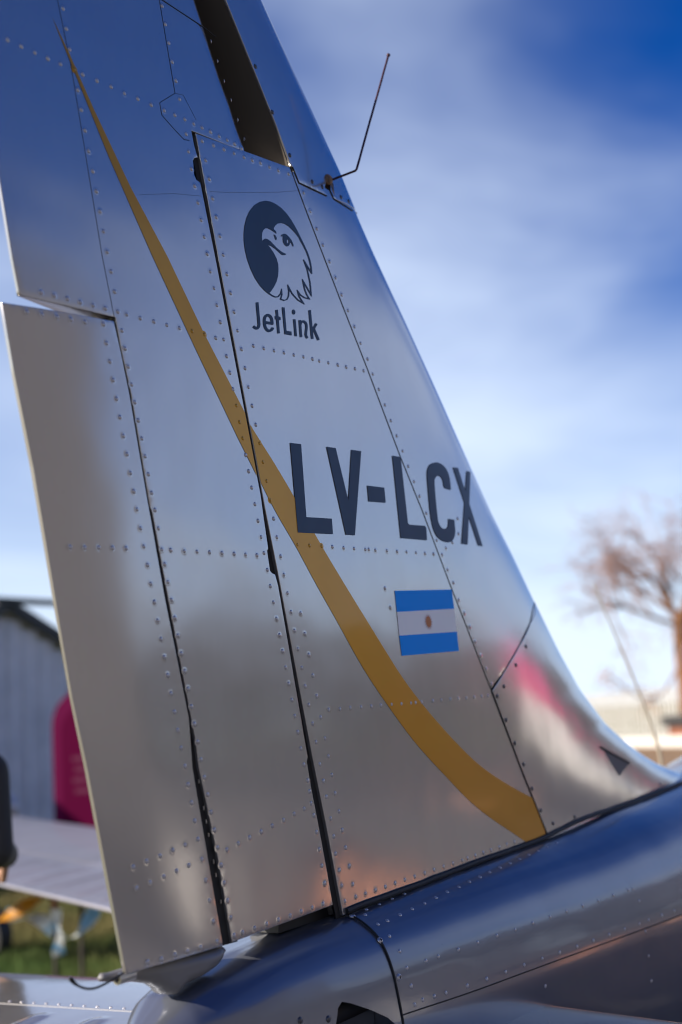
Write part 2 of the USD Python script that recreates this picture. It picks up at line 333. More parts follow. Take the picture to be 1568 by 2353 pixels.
# black strips recessed in the two hinge gaps, their shade put in as colour
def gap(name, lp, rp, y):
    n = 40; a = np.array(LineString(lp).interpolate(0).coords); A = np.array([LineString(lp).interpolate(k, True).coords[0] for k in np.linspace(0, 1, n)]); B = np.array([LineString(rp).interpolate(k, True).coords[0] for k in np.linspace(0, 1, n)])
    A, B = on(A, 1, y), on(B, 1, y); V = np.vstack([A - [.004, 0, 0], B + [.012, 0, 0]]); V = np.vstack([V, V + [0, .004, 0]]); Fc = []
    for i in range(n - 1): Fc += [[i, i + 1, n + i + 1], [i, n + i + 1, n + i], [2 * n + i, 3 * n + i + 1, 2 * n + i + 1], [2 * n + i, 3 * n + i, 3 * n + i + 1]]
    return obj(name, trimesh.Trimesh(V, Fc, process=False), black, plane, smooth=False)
gap('gap_shade', [(262, 737), (298, 906), (347, 1190), (380, 1376), (435, 1651), (443, 1764), (513, 2173)], [(266, 732), (302, 906), (350, 1176), (385, 1366), (450, 1701), (457, 1764), (534, 2168)], .005)
gap('gap_shade', [(436, 300), (490, 588), (594, 1138), (606, 1261), (634, 1345), (700, 1740), (778, 2118)], [(450, 305), (501, 588), (604, 1138), (625, 1261), (644, 1345), (717, 1740), (800, 2116)], .006)
hp = on([(270, 752), (344, 1150), (386, 1376), (446, 1690), (452, 1770), (524, 2165)], 1, 0.0035)
hs = []
for k in np.linspace(0, 1, 46):
    if rng.random() < .55:
        c = np.array(LineString(hp).interpolate(k, True).coords[0]); hs.append(box(c, (.0013, .002, .0055)))
obj('hinge_knuckles', cat(hs), bare, plane)

# ---- decals
def decal(name, polys, m, parent, off=.0006, h=9.):
    ms = []
    for pg in polys:
        for g in getattr(pg, 'geoms', [pg]):
            if g.is_empty or g.geom_type != 'Polygon': continue
            P, T, d = mesh2d(g, h)
            V = S(P, off); ms.append(trimesh.Trimesh(V, T[:, ::-1] if False else T, process=False))
    me = cat(ms); n = me.face_normals
    flip = n[:, 1] > 0; me.faces[flip] = me.faces[flip][:, ::-1]
    return obj(name, me, m, parent, smooth=True)
stripe_l = [(119, 37.5), (165, 150), (250, 360), (350, 588), (450, 803), (545, 1003), (585, 1083), (600, 1112)]
stripe_r = [(119, 37.5), (160, 125), (215, 250), (300, 430), (384, 588), (465, 758), (557.5, 938), (640, 1100)]
rud_in = Polygon(rud_px).buffer(-1.0); fin_in = Polygon(fin_px[:8] + [(1034, 2007), (1259, 1924)] + fin_px[10:]).buffer(-.8)
decal('gold_stripe', [Polygon(stripe_l + stripe_r[::-1][:-1]).buffer(0).intersection(rud_in)], gold, rudder)
sl2 = smoothline([(545, 990), (605, 1120), (634, 1176.5), (680, 1256), (714.9, 1321), (776.8, 1432), (837.4, 1540), (898, 1630.7), (958.5, 1711.5), (1025.9, 1785.5), (1093.2, 1852.8), (1147, 1893.2), (1197.5, 1926.9), (1222, 1945)], 80)
sr2 = smoothline([(545, 918), (575, 975.7), (625, 1056), (677.5, 1145), (722.5, 1225.5), (778.8, 1321), (823.9, 1395), (877.8, 1482.6), (931.6, 1566.8), (992.2, 1644.2), (1052.8, 1711.5), (1106.6, 1762), (1160.5, 1799), (1217.7, 1830.6), (1236, 1839)], 80)
stripe2 = Polygon(np.vstack([sl2, [(1260, 1945)], sr2[::-1]])).buffer(0).intersection(fin_in)
decal('gold_stripe', [stripe2], gold, fin)
cL = lambda p: cv(p, .30039, 654.8, 1005.2)
letters = [[(40, 42), (120, 52), (160, 610), (355, 622), (364, 738), (98, 726)], [(318, 72), (385, 82), (484, 492), (508, 95), (580, 106), (532, 747), (466, 742)], [(630, 369), (757, 385), (768, 498), (640, 488)],
           [(822, 140), (882, 150), (938, 655), (950, 668), (1068, 677), (1078, 692), (1084, 785), (886, 768)]]
for q in letters: decal('registration_letter', [Polygon(cL(q)).buffer(.4)], navy, fin, .0012)
co = smoothline([(1268, 402), (1262, 330), (1240, 255), (1205, 210), (1145, 190), (1102, 215), (1086, 270), (1088, 330), (1100, 480), (1115, 610), (1135, 700), (1165, 760), (1215, 795), (1268, 799), (1292, 770), (1300, 690), (1296, 630)], 60)
ci = smoothline([(1250, 622), (1248, 670), (1235, 695), (1205, 695), (1182, 670), (1165, 600), (1152, 470), (1143, 350), (1148, 310), (1167, 293), (1190, 300), (1208, 335), (1222, 388)], 50)
decal('registration_letter', [Polygon(cL(np.vstack([co, ci]))).buffer(0)], navy, fin, .0012, h=6)
xa = Polygon(cL([(1284, 228), (1322, 232), (1512, 832), (1478, 826)])); xb = Polygon(cL([(1390, 256), (1418, 264), (1397, 820), (1350, 812)]))
decal('registration_letter', [unary_union([xa, xb])], navy, fin, .0012, h=6)
# flag
cF = lambda p: cv(p, .10989, 896.1, 1344.1)
decal('flag_stripe', [Polygon(cF([(98, 122), (1290, 95), (1340, 498), (143, 565)]))], fblue, fin, .0008)
decal('flag_stripe', [Polygon(cF([(143, 565), (1340, 498), (1398, 978), (193, 1060)]))], fwhite, fin, .0008)
decal('flag_stripe', [Polygon(cF([(193, 1060), (1398, 978), (1440, 1380), (245, 1482)]))], fblue, fin, .0008)
ell = lambda rx, ry, n=28, a0=0: [(800 + rx * math.cos(a) + .12 * ry * math.sin(a), 770 + ry * math.sin(a)) for a in np.arange(n) / n * 2 * math.pi + a0]
rays = []
for k in range(16):
    a = k / 16 * 2 * math.pi; u = lambda b, rr: (800 + 88 * rr * math.cos(b) + .12 * 182 * rr * math.sin(b), 770 + 182 * rr * math.sin(b))
    rays.append(Polygon(cF([u(a - .16, .6), u(a, 1.0), u(a + .16, .6)])))
decal('flag_sun_rays', rays, fray, fin, .0012, h=3)
decal('flag_sun', [Polygon(cF(ell(54, 112)))], fsun, fin, .0014, h=3)
# bird emblem
cE = lambda p: cv(p, .12821, 545.7, 448.0)
cres = [(500, 100), (580, 112), (680, 155), (780, 225), (880, 330), (960, 440), (1030, 560), (1090, 670), (1136, 765), (1115, 782), (1060, 705), (990, 625), (920, 560), (850, 515), (780, 498), (720, 510), (675, 545), (650, 590), (648, 608), (685, 645), (703, 695), (660, 660), (600, 620), (540, 592), (500, 592), (460, 630), (440, 680), (435, 740), (440, 800), (450, 838), (458, 815), (472, 793), (500, 778), (540, 790), (590, 825), (650, 890), (720, 960), (800, 1020), (872, 1055), (862, 1070), (830, 1078), (790, 1065), (740, 1020), (680, 965), (610, 915), (538, 885), (590, 950), (650, 1040), (700, 1140), (728, 1240), (733, 1340), (725, 1450), (700, 1550), (650, 1650), (600, 1725), (572, 1752), (590, 1785), (560, 1775), (480, 1705), (400, 1620), (310, 1480), (235, 1320), (175, 1150), (135, 980), (115, 820), (112, 700), (125, 560), (160, 410), (220, 280), (300, 180), (400, 118)]
eye = Polygon([(778, 735), (795, 705), (830, 690), (870, 700), (920, 745), (970, 810), (1000, 880), (1005, 922), (990, 915), (965, 860), (940, 832), (937, 880), (915, 912), (885, 918), (850, 895), (822, 850), (812, 790), (818, 738), (800, 740)]).difference(Polygon([(900 + 19 * math.cos(a), 830 + 36 * math.sin(a)) for a in np.arange(16) / 16 * 6.2832]))
nost = Polygon([(645, 705), (675, 715), (700, 760), (703, 795), (690, 802), (675, 785), (665, 745)])
crown = Polygon([(1090, 690), (1130, 755), (1200, 895), (1262, 1030), (1308, 1170), (1332, 1300), (1341, 1412), (1322, 1396), (1305, 1270), (1278, 1150), (1232, 1020), (1170, 895), (1110, 790)])
zig = LineString([(1331, 1402), (1196, 1180), (1250, 1330), (1300, 1560), (1322, 1792), (1172, 1532), (1202, 1680), (1240, 1780), (1288, 1860), (1200, 1836), (1130, 1790), (1080, 1722), (1102, 1810), (1185, 1940), (1080, 1876), (980, 1765), (908, 1630), (922, 1720), (915, 1810), (890, 1868), (840, 1887), (775, 1866), (797, 1780), (790, 1705), (775, 1765), (730, 1820), (680, 1826), (620, 1800), (565, 1758)]).buffer(10, join_style=2, mitre_limit=3)
emb = unary_union([Polygon(cres).buffer(0), eye, nost, crown, zig])
emb = shapely.affinity.affine_transform(emb, [.12821, 0, 0, .12821, 545.7, 448.0]) if hasattr(shapely, 'affinity') else emb
decal('bird_emblem', [emb], navy, fin, .0008, h=5)
cJ = (.14653, 545.7, 677.8)
def stroke(pts, w, curve=False): return LineString(smoothline(pts, 26) if curve else pts).buffer(w / 2, cap_style=2, join_style=1)
from shapely import affinity
name_letters = [
    [unary_union([stroke([(307, 112), (333, 400)], 41), stroke([(333, 398), (337, 450), (327, 500), (303, 521), (276, 512), (248, 490)], 41, True)])],
    [unary_union([stroke([(418, 424), (562, 448)], 42), stroke([(545, 452), (538, 385), (512, 332), (468, 314), (434, 340), (421, 400), (427, 470), (450, 530), (488, 560), (524, 552), (553, 508)], 41, True)])],
    [unary_union([stroke([(614, 230), (645, 600)], 38), Polygon([(586, 325), (672, 342), (677, 393), (590, 380)])])],
    [Polygon([(697, 188), (738, 195), (768, 560), (846, 572), (850, 632), (738, 612)])],
    [Polygon([(881 + 25 * math.cos(a) + 4 * math.sin(a), 265 + 40 * math.sin(a)) for a in np.arange(20) / 20 * 6.2832]), Polygon([(873, 376), (910, 380), (933, 647), (897, 642)])],
    [unary_union([stroke([(976, 392), (997, 658)], 37), stroke([(988, 470), (1000, 425), (1030, 412), (1064, 432), (1083, 500), (1099, 673)], 37, True)])],
    [unary_union([stroke([(1131, 234), (1174, 688)], 38), stroke([(1176, 560), (1238, 446)], 38), stroke([(1192, 520), (1272, 706)], 38)])]]
for q in name_letters:
    decal('name_letter', [affinity.affine_transform(g, [cJ[0], 0, 0, cJ[0], cJ[1], cJ[2]]) for g in q], navy, fin, .0008, h=5)

# ---- fuselage
base_line = on([(787, 2099), (1034, 2006), (1260, 1924), (1413, 1858), (1494, 1829), (1568, 1798)], 1, 0.0)
x0 = .0425
KW = .085
cre_px = np.array([(925, 2333), (1000, 2308), (1069, 2285), (1214, 2232), (1379, 2172), (1568, 2102)])
def on_taper(px, k=KW, w0=.089):
    d_ = ray(px); # plane y = -(w0 + k (x - x0))
    t = (-(w0 + k * (CAM[0] - x0)) - CAM[1]) / (d_[:, 1] + k * d_[:, 0]); return CAM + d_ * t[:, None]
cre = on_taper(cre_px)
prof = np.array([(-.05, -.002), (-.02, 0.0), (0, .002), (.018, .008), (.033, .0165), (.055, .035), (.070, .061), (.079, .091), (.084, .124), (.0875, .150), (.089, .168), (.089, .20), (.088, .26), (.084, .34), (.074, .40), (.055, .44), (.02, .465), (-.05, .47)])
pspl = smoothline(prof, 60)
def z_top(x): return np.interp(x, [x0, *base_line[1:, 0], 2.2, 3.0, 4.0], [1.2445, *base_line[1:, 2], 1.33, 1.42, 1.5])
def z_cre(x): return np.interp(x, [cre[0, 0], cre[-1, 0], 4], [1.2445 - .168, cre[-1, 2], cre[-1, 2] - .02])
def section(x):
    k = (.089 + KW * max(x - x0, 0)) / .089
    y = np.where(pspl[:, 0] > 0, pspl[:, 0] * k, pspl[:, 0]); zt, zc = z_top(x), z_cre(x)
    dz = pspl[:, 1] * (zt - zc) / .168 if x > x0 else pspl[:, 1]
    return np.stack([np.full(60, x), -y, zt - dz], 1)
def loft(secs):
    secs = [np.vstack([s, (s * [1, -1, 1] + [0, 2 * Cc, 0])[::-1][1:]]) for s in secs]; n = len(secs[0]); V = np.vstack(secs); Fc = []
    for i in range(len(secs) - 1):
        for k in range(n - 1):
            a, b = i * n + k, i * n + k + 1; Fc += [[a, b + n, b], [a, a + n, b + n]]
    c0, c1 = secs[0].mean(0), secs[-1].mean(0); V = np.vstack([V, c0, c1]); o_ = (len(secs) - 1) * n
    for i in range(len(secs) - 1): Fc += [[i * n + n - 1, (i + 1) * n, i * n], [i * n + n - 1, (i + 1) * n + n - 1, (i + 1) * n]]
    for k in range(n): Fc += [[len(V) - 2, k, (k + 1) % n], [len(V) - 1, o_ + (k + 1) % n, o_ + k]]
    m = trimesh.Trimesh(V, Fc, process=False); m.merge_vertices(digits_vertex=6); m.update_faces(m.nondegenerate_faces()); m.update_faces(m.unique_faces()); m.fix_normals(); return m
xs = np.r_[np.linspace(x0, 1.7, 34), np.linspace(1.8, 4.2, 16)]
fus_m = loft([section(x) for x in xs]); fus = obj('fuselage', fus_m, slate, plane, smooth=60)
# tail cone: from the seam aft, closing to a rounded end under the rudder
def cone_sec(x):
    t = np.clip((x0 - x) / (x0 + .40), 0, 1)                  # 0 at the seam, 1 at the tip
    e = np.sqrt(max(0, 1 - max(0, (t - .62) / .38) ** 2.2))
    zt = np.interp(x, [-.40, -.34, -.28, -.19, -.10, x0 - .0015], [1.17, 1.208, 1.222, 1.235, 1.2405, 1.2425])
    k = (1 - .30 * t) * e; c = 1.02
    y = np.where(pspl[:, 0] > -.05, Cc + (-(pspl[:, 0] + .05)) * k, Cc)
    z = zt - pspl[:, 1] * (1 - .25 * t) * (.25 + .75 * e)
    return np.stack([np.full(60, x), y, z - .0012], 1)
tc = loft([cone_sec(x) for x in np.r_[x0 - .0015, x0 - .004, np.linspace(x0 - .02, -.25, 22), np.linspace(-.26, -.399, 24)]])
gq = on([(640, 2122), (772, 2076), (780, 2100), (640, 2145)], 1, .03); gq2 = gq + [0, .06, 0]
obj('under_rudder_shade', trimesh.convex.convex_hull(np.vstack([gq, gq2])), black, plane, smooth=False)  # added black block: keeps sun out and darkens the gap under the rudder
# opening for the elevator horn
cut_px = cv([(285, 972), (300, 850), (330, 800), (400, 812), (560, 865), (690, 925), (760, 985), (760, 1200), (270, 1200)], .29306, 689.3, 2067.8)
a_ = on(cut_px, 1, -.16); b_ = on(cut_px, 1, -.035)
try:
    mm = m3.Manifold(m3.Mesh(np.asarray(tc.vertices, np.float32), np.asarray(tc.faces, np.uint32)))
    cut = m3.Manifold.hull_points(np.vstack([a_, b_]).astype(float))
    cm = mm - cut
    if cm.num_tri() > 100:
        q = cm.to_mesh(); tc2 = trimesh.Trimesh(q.vert_properties[:, :3], q.tri_verts, process=False)
    else: tc2 = tc
    print('cone', mm.status(), mm.num_tri(), cm.num_tri())
except Exception as e_:
    print('cone cut failed', e_); tc2 = tc
cone = obj('tail_cone', tc2, slate, plane, smooth=40)
bx = on([(800, 2352)], 1, -.05)[0]; obj('torque_tube', tube([bx + [-.06, 0.02, .02], bx + [.12, .02, .02]], .022, 14), black, plane)
# rubber seal under the fin, skin seams
bl = on([(797, 2094), (824, 2083), (930, 2044), (1034, 2005), (1145, 1963.5), (1256.5, 1922), (1313, 1894), (1413, 1858), (1494, 1829), (1568, 1799), (1640, 1772)], 1, -.002)
obj('rubber_seal', tube(smoothline(bl, 60) + rng.normal(0, .0004, (60, 3)), .0052, 8), black, plane)
def fus_hit(px, mesh):
    r = ray(px); o = np.tile(CAM, (len(r), 1)); loc, ri, ti = mesh.ray.intersects_location(o, r, multiple_hits=False)
    P_ = np.full((len(r), 3), np.nan); N_ = np.zeros((len(r), 3)); P_[ri] = loc; N_[ri] = mesh.face_normals[ti]; return P_, N_
sp, sn = fus_hit(np.vstack([smoothline(cre_px, 30)]), fus_m); ok = ~np.isnan(sp[:, 0])
obj('skin_seam', tube(sp[ok] + sn[ok] * .0002, .0012, 6), seam_m, plane)
s_ = section(x0 + .0005)[4:40]; obj('skin_seam', tube(s_ + [0, -.0006, 0], .0017, 6), black, plane)
def seam(px, r=.0008, m=seam_m, par=None):
    q = np.array(shapely.segmentize(LineString(px), 15).coords); obj('skin_seam', tube(S(q, .0001), r, 6), m, par or plane)
seam([tuple(p) for p in SEAM[3:11]], .0011, seam_m)
seam([(1130, 1588), (1197, 1764.7), (1259, 1921)], .0022, black)
seam([tuple(p) for p in FSEAM], .0014, black)
seam(capbot[:3], .0018, black); seam(capbot[5:], .0018, black)
seam([(132.5, -40), (132.5, 0), (165, 160), (200, 375), (235, 588), (262.5, 728)], .00045)
seam([(363, -20), (402.3, 213.4), (367, 235.4), (372, 263.8), (402, 298), (423, 320), (435, 321.8)], .0006, black)
seam([(365, -6), (471, 64), (496.6, 84.3)], .0010, black)
seam([(402.3, 213.4), (421.5, 218), (450.8, 274.8)], .0003)
seam([(320, 447), (400, 444), (462, 450)], .00022); seam([(482, 440), (560, 442), (640, 441), (689, 437)], .00025)
# rudder foot fairing with tail lamp tube
ff = cv([(450, 590), (500, 584), (760, 505), (1000, 432), (1260, 358), (1300, 350), (1330, 400), (1290, 470), (1250, 540), (1160, 610), (1040, 680), (980, 760), (905, 755), (870, 715), (800, 672), (700, 655), (440, 655), (432, 625)], .29306, 143.6, 2067.8)
pg = Polygon(XZ(ff)).buffer(0); P, T, d = mesh2d(pg, .008, .004)
half = np.interp(P[:, 0], [-.46, -.40, -.30, -.1], [.009, .012, .034, .048]); dd = np.clip(d / .012, 0, 1)
bul = half * np.sqrt(np.maximum(0, 1 - (1 - dd) ** 2))
R_ = np.stack([P[:, 0], Cc - .015 - bul, P[:, 1]], 1); L_ = np.stack([P[:, 0], Cc - .015 + bul, P[:, 1]], 1)
foot = obj('rudder_foot_fairing', solid(T, R_, L_), paint('fairing_paint', (.20, .195, .20), .3, .5, coat=.15), plane, smooth=50)
tp = on([(271, 2250)], 1, .03)[0]
tl = trimesh.creation.annulus(.0045, .0078, .03); tl.apply_transform(trimesh.transformations.rotation_matrix(np.pi / 2, [0, 1, 0])); tl.apply_translation(tp + [.013, 0, 0])
obj('tail_lamp_tube', tl, bare, plane)
obj('tail_lamp_lens', trimesh.creation.icosphere(2, .0044).apply_translation(tp + [.004, 0, 0]), plain('lamp_lens', (.05, .01, .02), .1), plane)
wk = smoothline(on([(292, 2232), (264, 2248), (240, 2262), (214, 2272), (186, 2268.5), (168, 2256), (161, 2246)], 1, .012), 40)
obj('static_wick', tube(wk, np.r_[np.full(32, .0016), np.linspace(.0016, .0030, 6), .0028, .0022], 8), black, plane)
# air scoop on the fillet
sc = S([(1377, 1715), (1443, 1752), (1397, 1820), (1380, 1790)])
out = np.array([0, -.030, 0]); V = np.array([sc[0], sc[1], sc[2], sc[1] + out, sc[2] + out, sc[1] + out + [-.003, .004, -.002], sc[2] + out + [-.003, .004, .004]])
out = np.array([0, -.0045, 0])
scoop = trimesh.convex.convex_hull(np.vstack([sc[0] - [0, .0005, 0], sc[1] + out, sc[2] + out * .12, sc[1] + out + [.008, .004, -.004], sc[2] + out * .12 + [.008, .004, -.002], sc[1] + [.004, .004, 0], sc[2] + [.004, .004, 0]]))
obj('air_scoop', scoop, plain('scoop_dark_reflection', (.05, .055, .07), .45, .2), plane, smooth=False)  # dark reflection put into the scoop's base colour
tp_ = np.vstack([sc[0] + [0, -.0022, .0015], sc[1] + out + [0, -.001, .0015], sc[1] + [.003, -.0005, .0015]]); obj('scoop_top_edge', trimesh.convex.convex_hull(np.vstack([tp_, tp_ + [0, 0, -.006]])), black, plane, smooth=False)  # thin black sliver along the scoop's top edge
# navigation antenna on the fin cap
ab = S([(757, 415)])[0]; ab2 = on([(816.5, 392)], 1, -.05)[0]; abm = on([(820, 388)], 1, -.052)[0]; at1 = on([(893, 126)], 1, -.075)[0]
obj('antenna_rod', cat([tube(np.vstack([ab + [0, .004, 0], ab2, abm, abm + (at1 - abm) * .06]), .0022, 8), tube(np.linspace(abm + (at1 - abm) * .03, at1, 14) + np.c_[rng.normal(0, .00012, (14, 2)), np.zeros(14)], .0021, 8), trimesh.creation.icosphere(2, .0038).apply_translation(at1)]), copper, plane, smooth=40)
obj('antenna_mount', cat([trimesh.creation.icosphere(2, .0105).apply_scale([1.1, .8, 1]).apply_translation(ab + [-.006, -.001, .0]), box(ab + [.004, .004, -.018], (.012, .012, .03))]), noisy('worn_brass', (.30, .17, .08), (.05, .04, .04), 90., .55), plane)

# ---- rivets
dome_prof = np.array([(0.0038, -.0003), (.0036, .0003), (.0030, .00100), (.0018, .0016), (0.0, .0018)])
def dome(scale=1., n=10):
    a = np.arange(n) / n * 2 * np.pi; V = [np.stack([r * np.cos(a), r * np.sin(a), np.full(n, z)], 1) for r, z in dome_prof[:-1]]; V = np.vstack([*V, [[0, 0, dome_prof[-1, 1]]]]) * scale; Fc = []
    for i in range(3):
        for k in range(n): p, q = i * n + k, i * n + (k + 1) % n; Fc += [[p, q, q + n], [p, q + n, p + n]]
    for k in range(n): Fc.append([3 * n + k, 3 * n + (k + 1) % n, 4 * n])
    return trimesh.Trimesh(V, Fc, process=False)
DOME = dome(); SCREW = dome(1.9, 14)
def place(mesh, p, n):
    n = n / np.linalg.norm(n); u = np.cross(n, [0.3, 0, 1.]); u /= np.linalg.norm(u); w = np.cross(n, u)
    m = mesh.copy(); m.vertices = m.vertices @ np.stack([u, w, n]) + p; return m
h0, h1, h2, h3 = (0, 0), (0, 588.2), (0, 1176.5), (0, 1764.7); g0, g1, g2, g3 = (784, 0), (784, 588.2), (784, 1176.5), (784, 1764.7)
def rv(o_, *pts): return cv(pts, .5, *o_)
RUD = [rv(h0, (35, 181), (97, 211), (160, 240), (220, 267), (278, 293), (340, 317), (380, 340), (446, 369), (511, 397), (572, 427), (634, 452), (695, 480), (290, 37), (305, 130), (320, 225), (358, 412), (374, 503), (391, 598), (407, 692), (427, 785), (443, 877), (460, 970), (476, 1062), (493, 1156)),
       rv(h1, (511, 70), (527, 163), (542, 255), (560, 342), (575, 425), (590, 508), (605, 590), (620, 672), (636, 755), (652, 838), (667, 920), (682, 1003), (697, 1088), (712, 1167)),
       rv(h2, (728, 75), (744, 172), (757, 240), (772, 322), (788, 404), (803, 487), (818, 568), (833, 650), (849, 732), (865, 813), (880, 894), (894, 975), (909, 1057), (924, 1138)),
       rv(h3, (940, 43), (955, 123), (970, 204), (985, 286), (1000, 367), (1016, 447), (1031, 528), (1046, 609), (1061, 688), (1076, 770)),
       rv(h1, (188, 165), (250, 181), (310, 195), (369, 211), (428, 226), (485, 240), (583, 268), (645, 285), (707, 300), (767, 316), (825, 330), (882, 345), (938, 360), (992, 376), (1028, 383)),
       rv(h0, (867, 695), (880, 775), (895, 853), (910, 930), (925, 1010), (939, 1088), (953, 1166)),
       rv(h1, (967, 70), (984, 147), (997, 225), (1013, 303), (1042, 460), (1057, 536), (1071, 612), (1086, 687), (1100, 763), (1115, 838), (1129, 914), (1143, 989), (1157, 1064), (1172, 1140)),
       rv(h2, (1186, 40), (1200, 115), (1214, 188), (1229, 266), (1243, 340), (1257, 415), (1271, 490), (1285, 566), (1299, 640), (1313, 715), (1327, 790), (1341, 864), (1355, 938), (1369, 1012), (1383, 1087), (1397, 1161)),
       rv(h3, (1415, 58), (1423, 108), (1430, 163), (1442, 218), (1455, 295), (1468, 375), (1480, 450), (1492, 530)), rv(h2, (785, 175), (847, 180), (905, 182), (963, 185), (1020, 189), (1076, 192), (1129, 195), (1181, 199)),
       rv(h3, (1042, 377), (1095, 348), (1147, 321), (1200, 294), (1251, 267), (1303, 240), (1352, 212), (1398, 188), (1115, 757), (1171, 737), (1226, 717), (1281, 698), (1334, 680), (1385, 660), (1436, 642), (1486, 625)),
       rv(h0, (755, 506), (804, 527), (850, 547), (891, 567), (929, 585), (968, 604), (1008, 624), (1045, 642), (1079, 660), (1112, 682), (745, 25), (760, 110), (776, 196), (792, 283), (809, 370), (826, 455), (856, 615), (979, 184), (1010, 274), (1042, 366), (1072, 455), (1103, 545), (1136, 631))]
TABR = [rv(h1, (120, 258), (188, 270), (256, 281), (321, 293), (386, 304), (474, 313), (488, 400), (503, 484), (518, 570), (534, 656), (549, 741), (565, 827), (582, 911), (598, 998), (613, 1082), (628, 1165)),
        rv(h2, (644, 75), (659, 158), (677, 244), (691, 330), (708, 414), (722, 499), (738, 584), (753, 667), (769, 751), (784, 835), (800, 920), (815, 1003), (831, 1085), (849, 1168), (319, 162), (384, 164), (448, 165), (512, 166), (575, 168)),
        rv(h3, (863, 77), (879, 160), (894, 244), (909, 328), (926, 421), (944, 516), (961, 610), (979, 705), (997, 798), (608, 456), (668, 429), (730, 405), (789, 379), (847, 355), (624, 553), (685, 527), (747, 500), (806, 474), (864, 448), (675, 893), (737, 878), (798, 858), (857, 843), (918, 825))]
FINR = [rv(h0, (930, 647), (982, 667), (1030, 685), (1077, 703), (1122, 721), (1160, 735), (1198, 747), (1239, 766), (1280, 782), (1327, 798), (946, 735), (962, 821), (978, 911), (994, 997), (1011, 1084), (1027, 1170)),
        rv(h1, (1043, 83), (1060, 170), (1076, 256), (1092, 342), (1110, 428), (1127, 515), (1142, 602), (1159, 688), (1176, 775), (1192, 861), (1208, 947), (1225, 1034), (1242, 1120), (1165, 412), (1213, 424), (1260, 434), (1306, 444), (1351, 454), (1395, 463), (1437, 473), (1468, 482), (1510, 490), (1553, 500)),
        rv(h2, (1258, 30), (1273, 116), (1290, 203), (1305, 288), (1322, 373), (1338, 459), (1354, 545), (1370, 630), (1387, 716), (1403, 801), (1420, 887), (1437, 973), (1453, 1058), (1470, 1160), (1382, 465), (1401, 560), (1420, 657), (1438, 752), (1455, 847), (1474, 944), (1494, 1041), (1510, 1123), (1367, 150), (1422, 154), (1477, 157), (1528, 160), (1511, 909), (1563, 906)),
        rv(h3, (1487, 60), (1500, 133), (1520, 233), (1534, 315), (1543, 395), (1560, 470), (1525, 33), (1541, 117), (1558, 200)), rv(g3, (5, 286), (21, 367), (38, 452), (54, 535), (68, 592), (18, 613), (3, 542), (113, 577), (158, 562), (204, 547), (248, 531), (293, 515), (338, 500), (384, 484), (427, 469), (471, 454), (514, 439), (557, 426), (582, 415), (617, 403), (654, 390), (689, 378), (727, 365), (762, 352), (797, 341)),
        rv(g1, (24, 510), (64, 517), (104, 527)), rv(g2, (12, 165), (60, 168), (112, 172), (128, 172), (158, 175), (211, 178), (258, 181), (301, 183), (345, 187), (386, 190), (425, 193), (42, 900), (92, 897), (139, 893), (183, 889), (232, 884), (277, 881), (321, 878), (342, 876), (371, 874), (422, 869), (461, 865), (502, 861), (540, 858), (576, 856), (613, 852), (647, 848), (676, 845), (202, 350), (226, 437))]
NOSR = [rv(g1, (3, 178), (32, 250), (62, 325), (90, 400), (122, 473), (146, 542), (174, 612), (202, 684), (229, 756), (256, 826), (283, 896), (309, 966), (336, 1036), (361, 1104)), rv(h0, (1397, 885), (1427, 970), (1457, 1050), (1485, 1125)), rv(h1, (1515, 25), (1543, 100)),
        rv(g2, (392, 5), (440, 130), (465, 196), (490, 265), (517, 325), (541, 403), (567, 463), (592, 527), (616, 595), (643, 660), (669, 722), (693, 790), (483, 165), (512, 140), (540, 100), (536, 30))]
FUS = [rv(g3, (115, 650), (175, 626), (233, 601), (290, 578), (212, 702), (270, 675), (327, 648), (384, 622), (435, 596), (488, 570), (541, 547), (590, 523), (638, 501), (683, 479), (730, 458), (776, 438), (820, 418), (863, 399), (905, 381), (947, 363), (990, 345), (110, 675), (169, 718), (223, 773), (269, 842), (303, 920), (323, 1003), (339, 1088),
          (391, 888), (448, 868), (540, 836), (629, 803), (717, 772), (801, 744), (882, 714), (961, 686), (1036, 660), (1111, 635), (1183, 611), (1252, 586), (1320, 562), (1342, 556), (1372, 613), (376, 1066), (430, 1050), (483, 1034), (581, 1002), (671, 970), (758, 938), (843, 906), (926, 877), (1006, 849), (1086, 822), (1161, 794), (1234, 768), (1305, 742), (1373, 717), (1416, 700), (1476, 678), (1533, 657),
          (940, 1004), (1415, 865), (1427, 980), (1400, 752))]
gold_zone = unary_union([Polygon(stripe_l + stripe_r[::-1][:-1]).buffer(0), stripe2])
allr = []
def addr(px, par, tabbed=False):
    px = np.vstack(px); p = S(px); n = Nfin(p)
    if tabbed:
        d_ = ray(px); hit = on(px, 1, 0.); 
        for _ in range(6):
            y = ytab(hit[:, 0], hit[:, 2]); t = (y - CAM[1]) / d_[:, 1]; hit = CAM + d_ * t[:, None]
        tx_ = np.interp(hit[:, 2], ttx[::-1, 1], ttx[::-1, 0]); hx_ = np.interp(hit[:, 2], th[::-1, 1], th[::-1, 0]); tk = np.clip((hit[:, 0] - tx_) / (hx_ - tx_), 0, 1); hit[:, 1] += -.0025 * np.sin(np.pi * tk); p = hit
    for a, b, c in zip(px, p, n):
        allr.append((b, c, par, gold_rivet if gold_zone.contains(Point(a)) else silver_rivet))
addr(RUD, rudder); addr(TABR, tab, True); addr(FINR, fin); addr(NOSR, stage.GetPrimAtPath('/World/light_aircraft/leading_edge_skin'))
fp, fn = fus_hit(np.vstack(FUS), fus_m)
for a, b in zip(fp, fn):
    if not np.isnan(a[0]): allr.append((a, b, fus, silver_rivet))
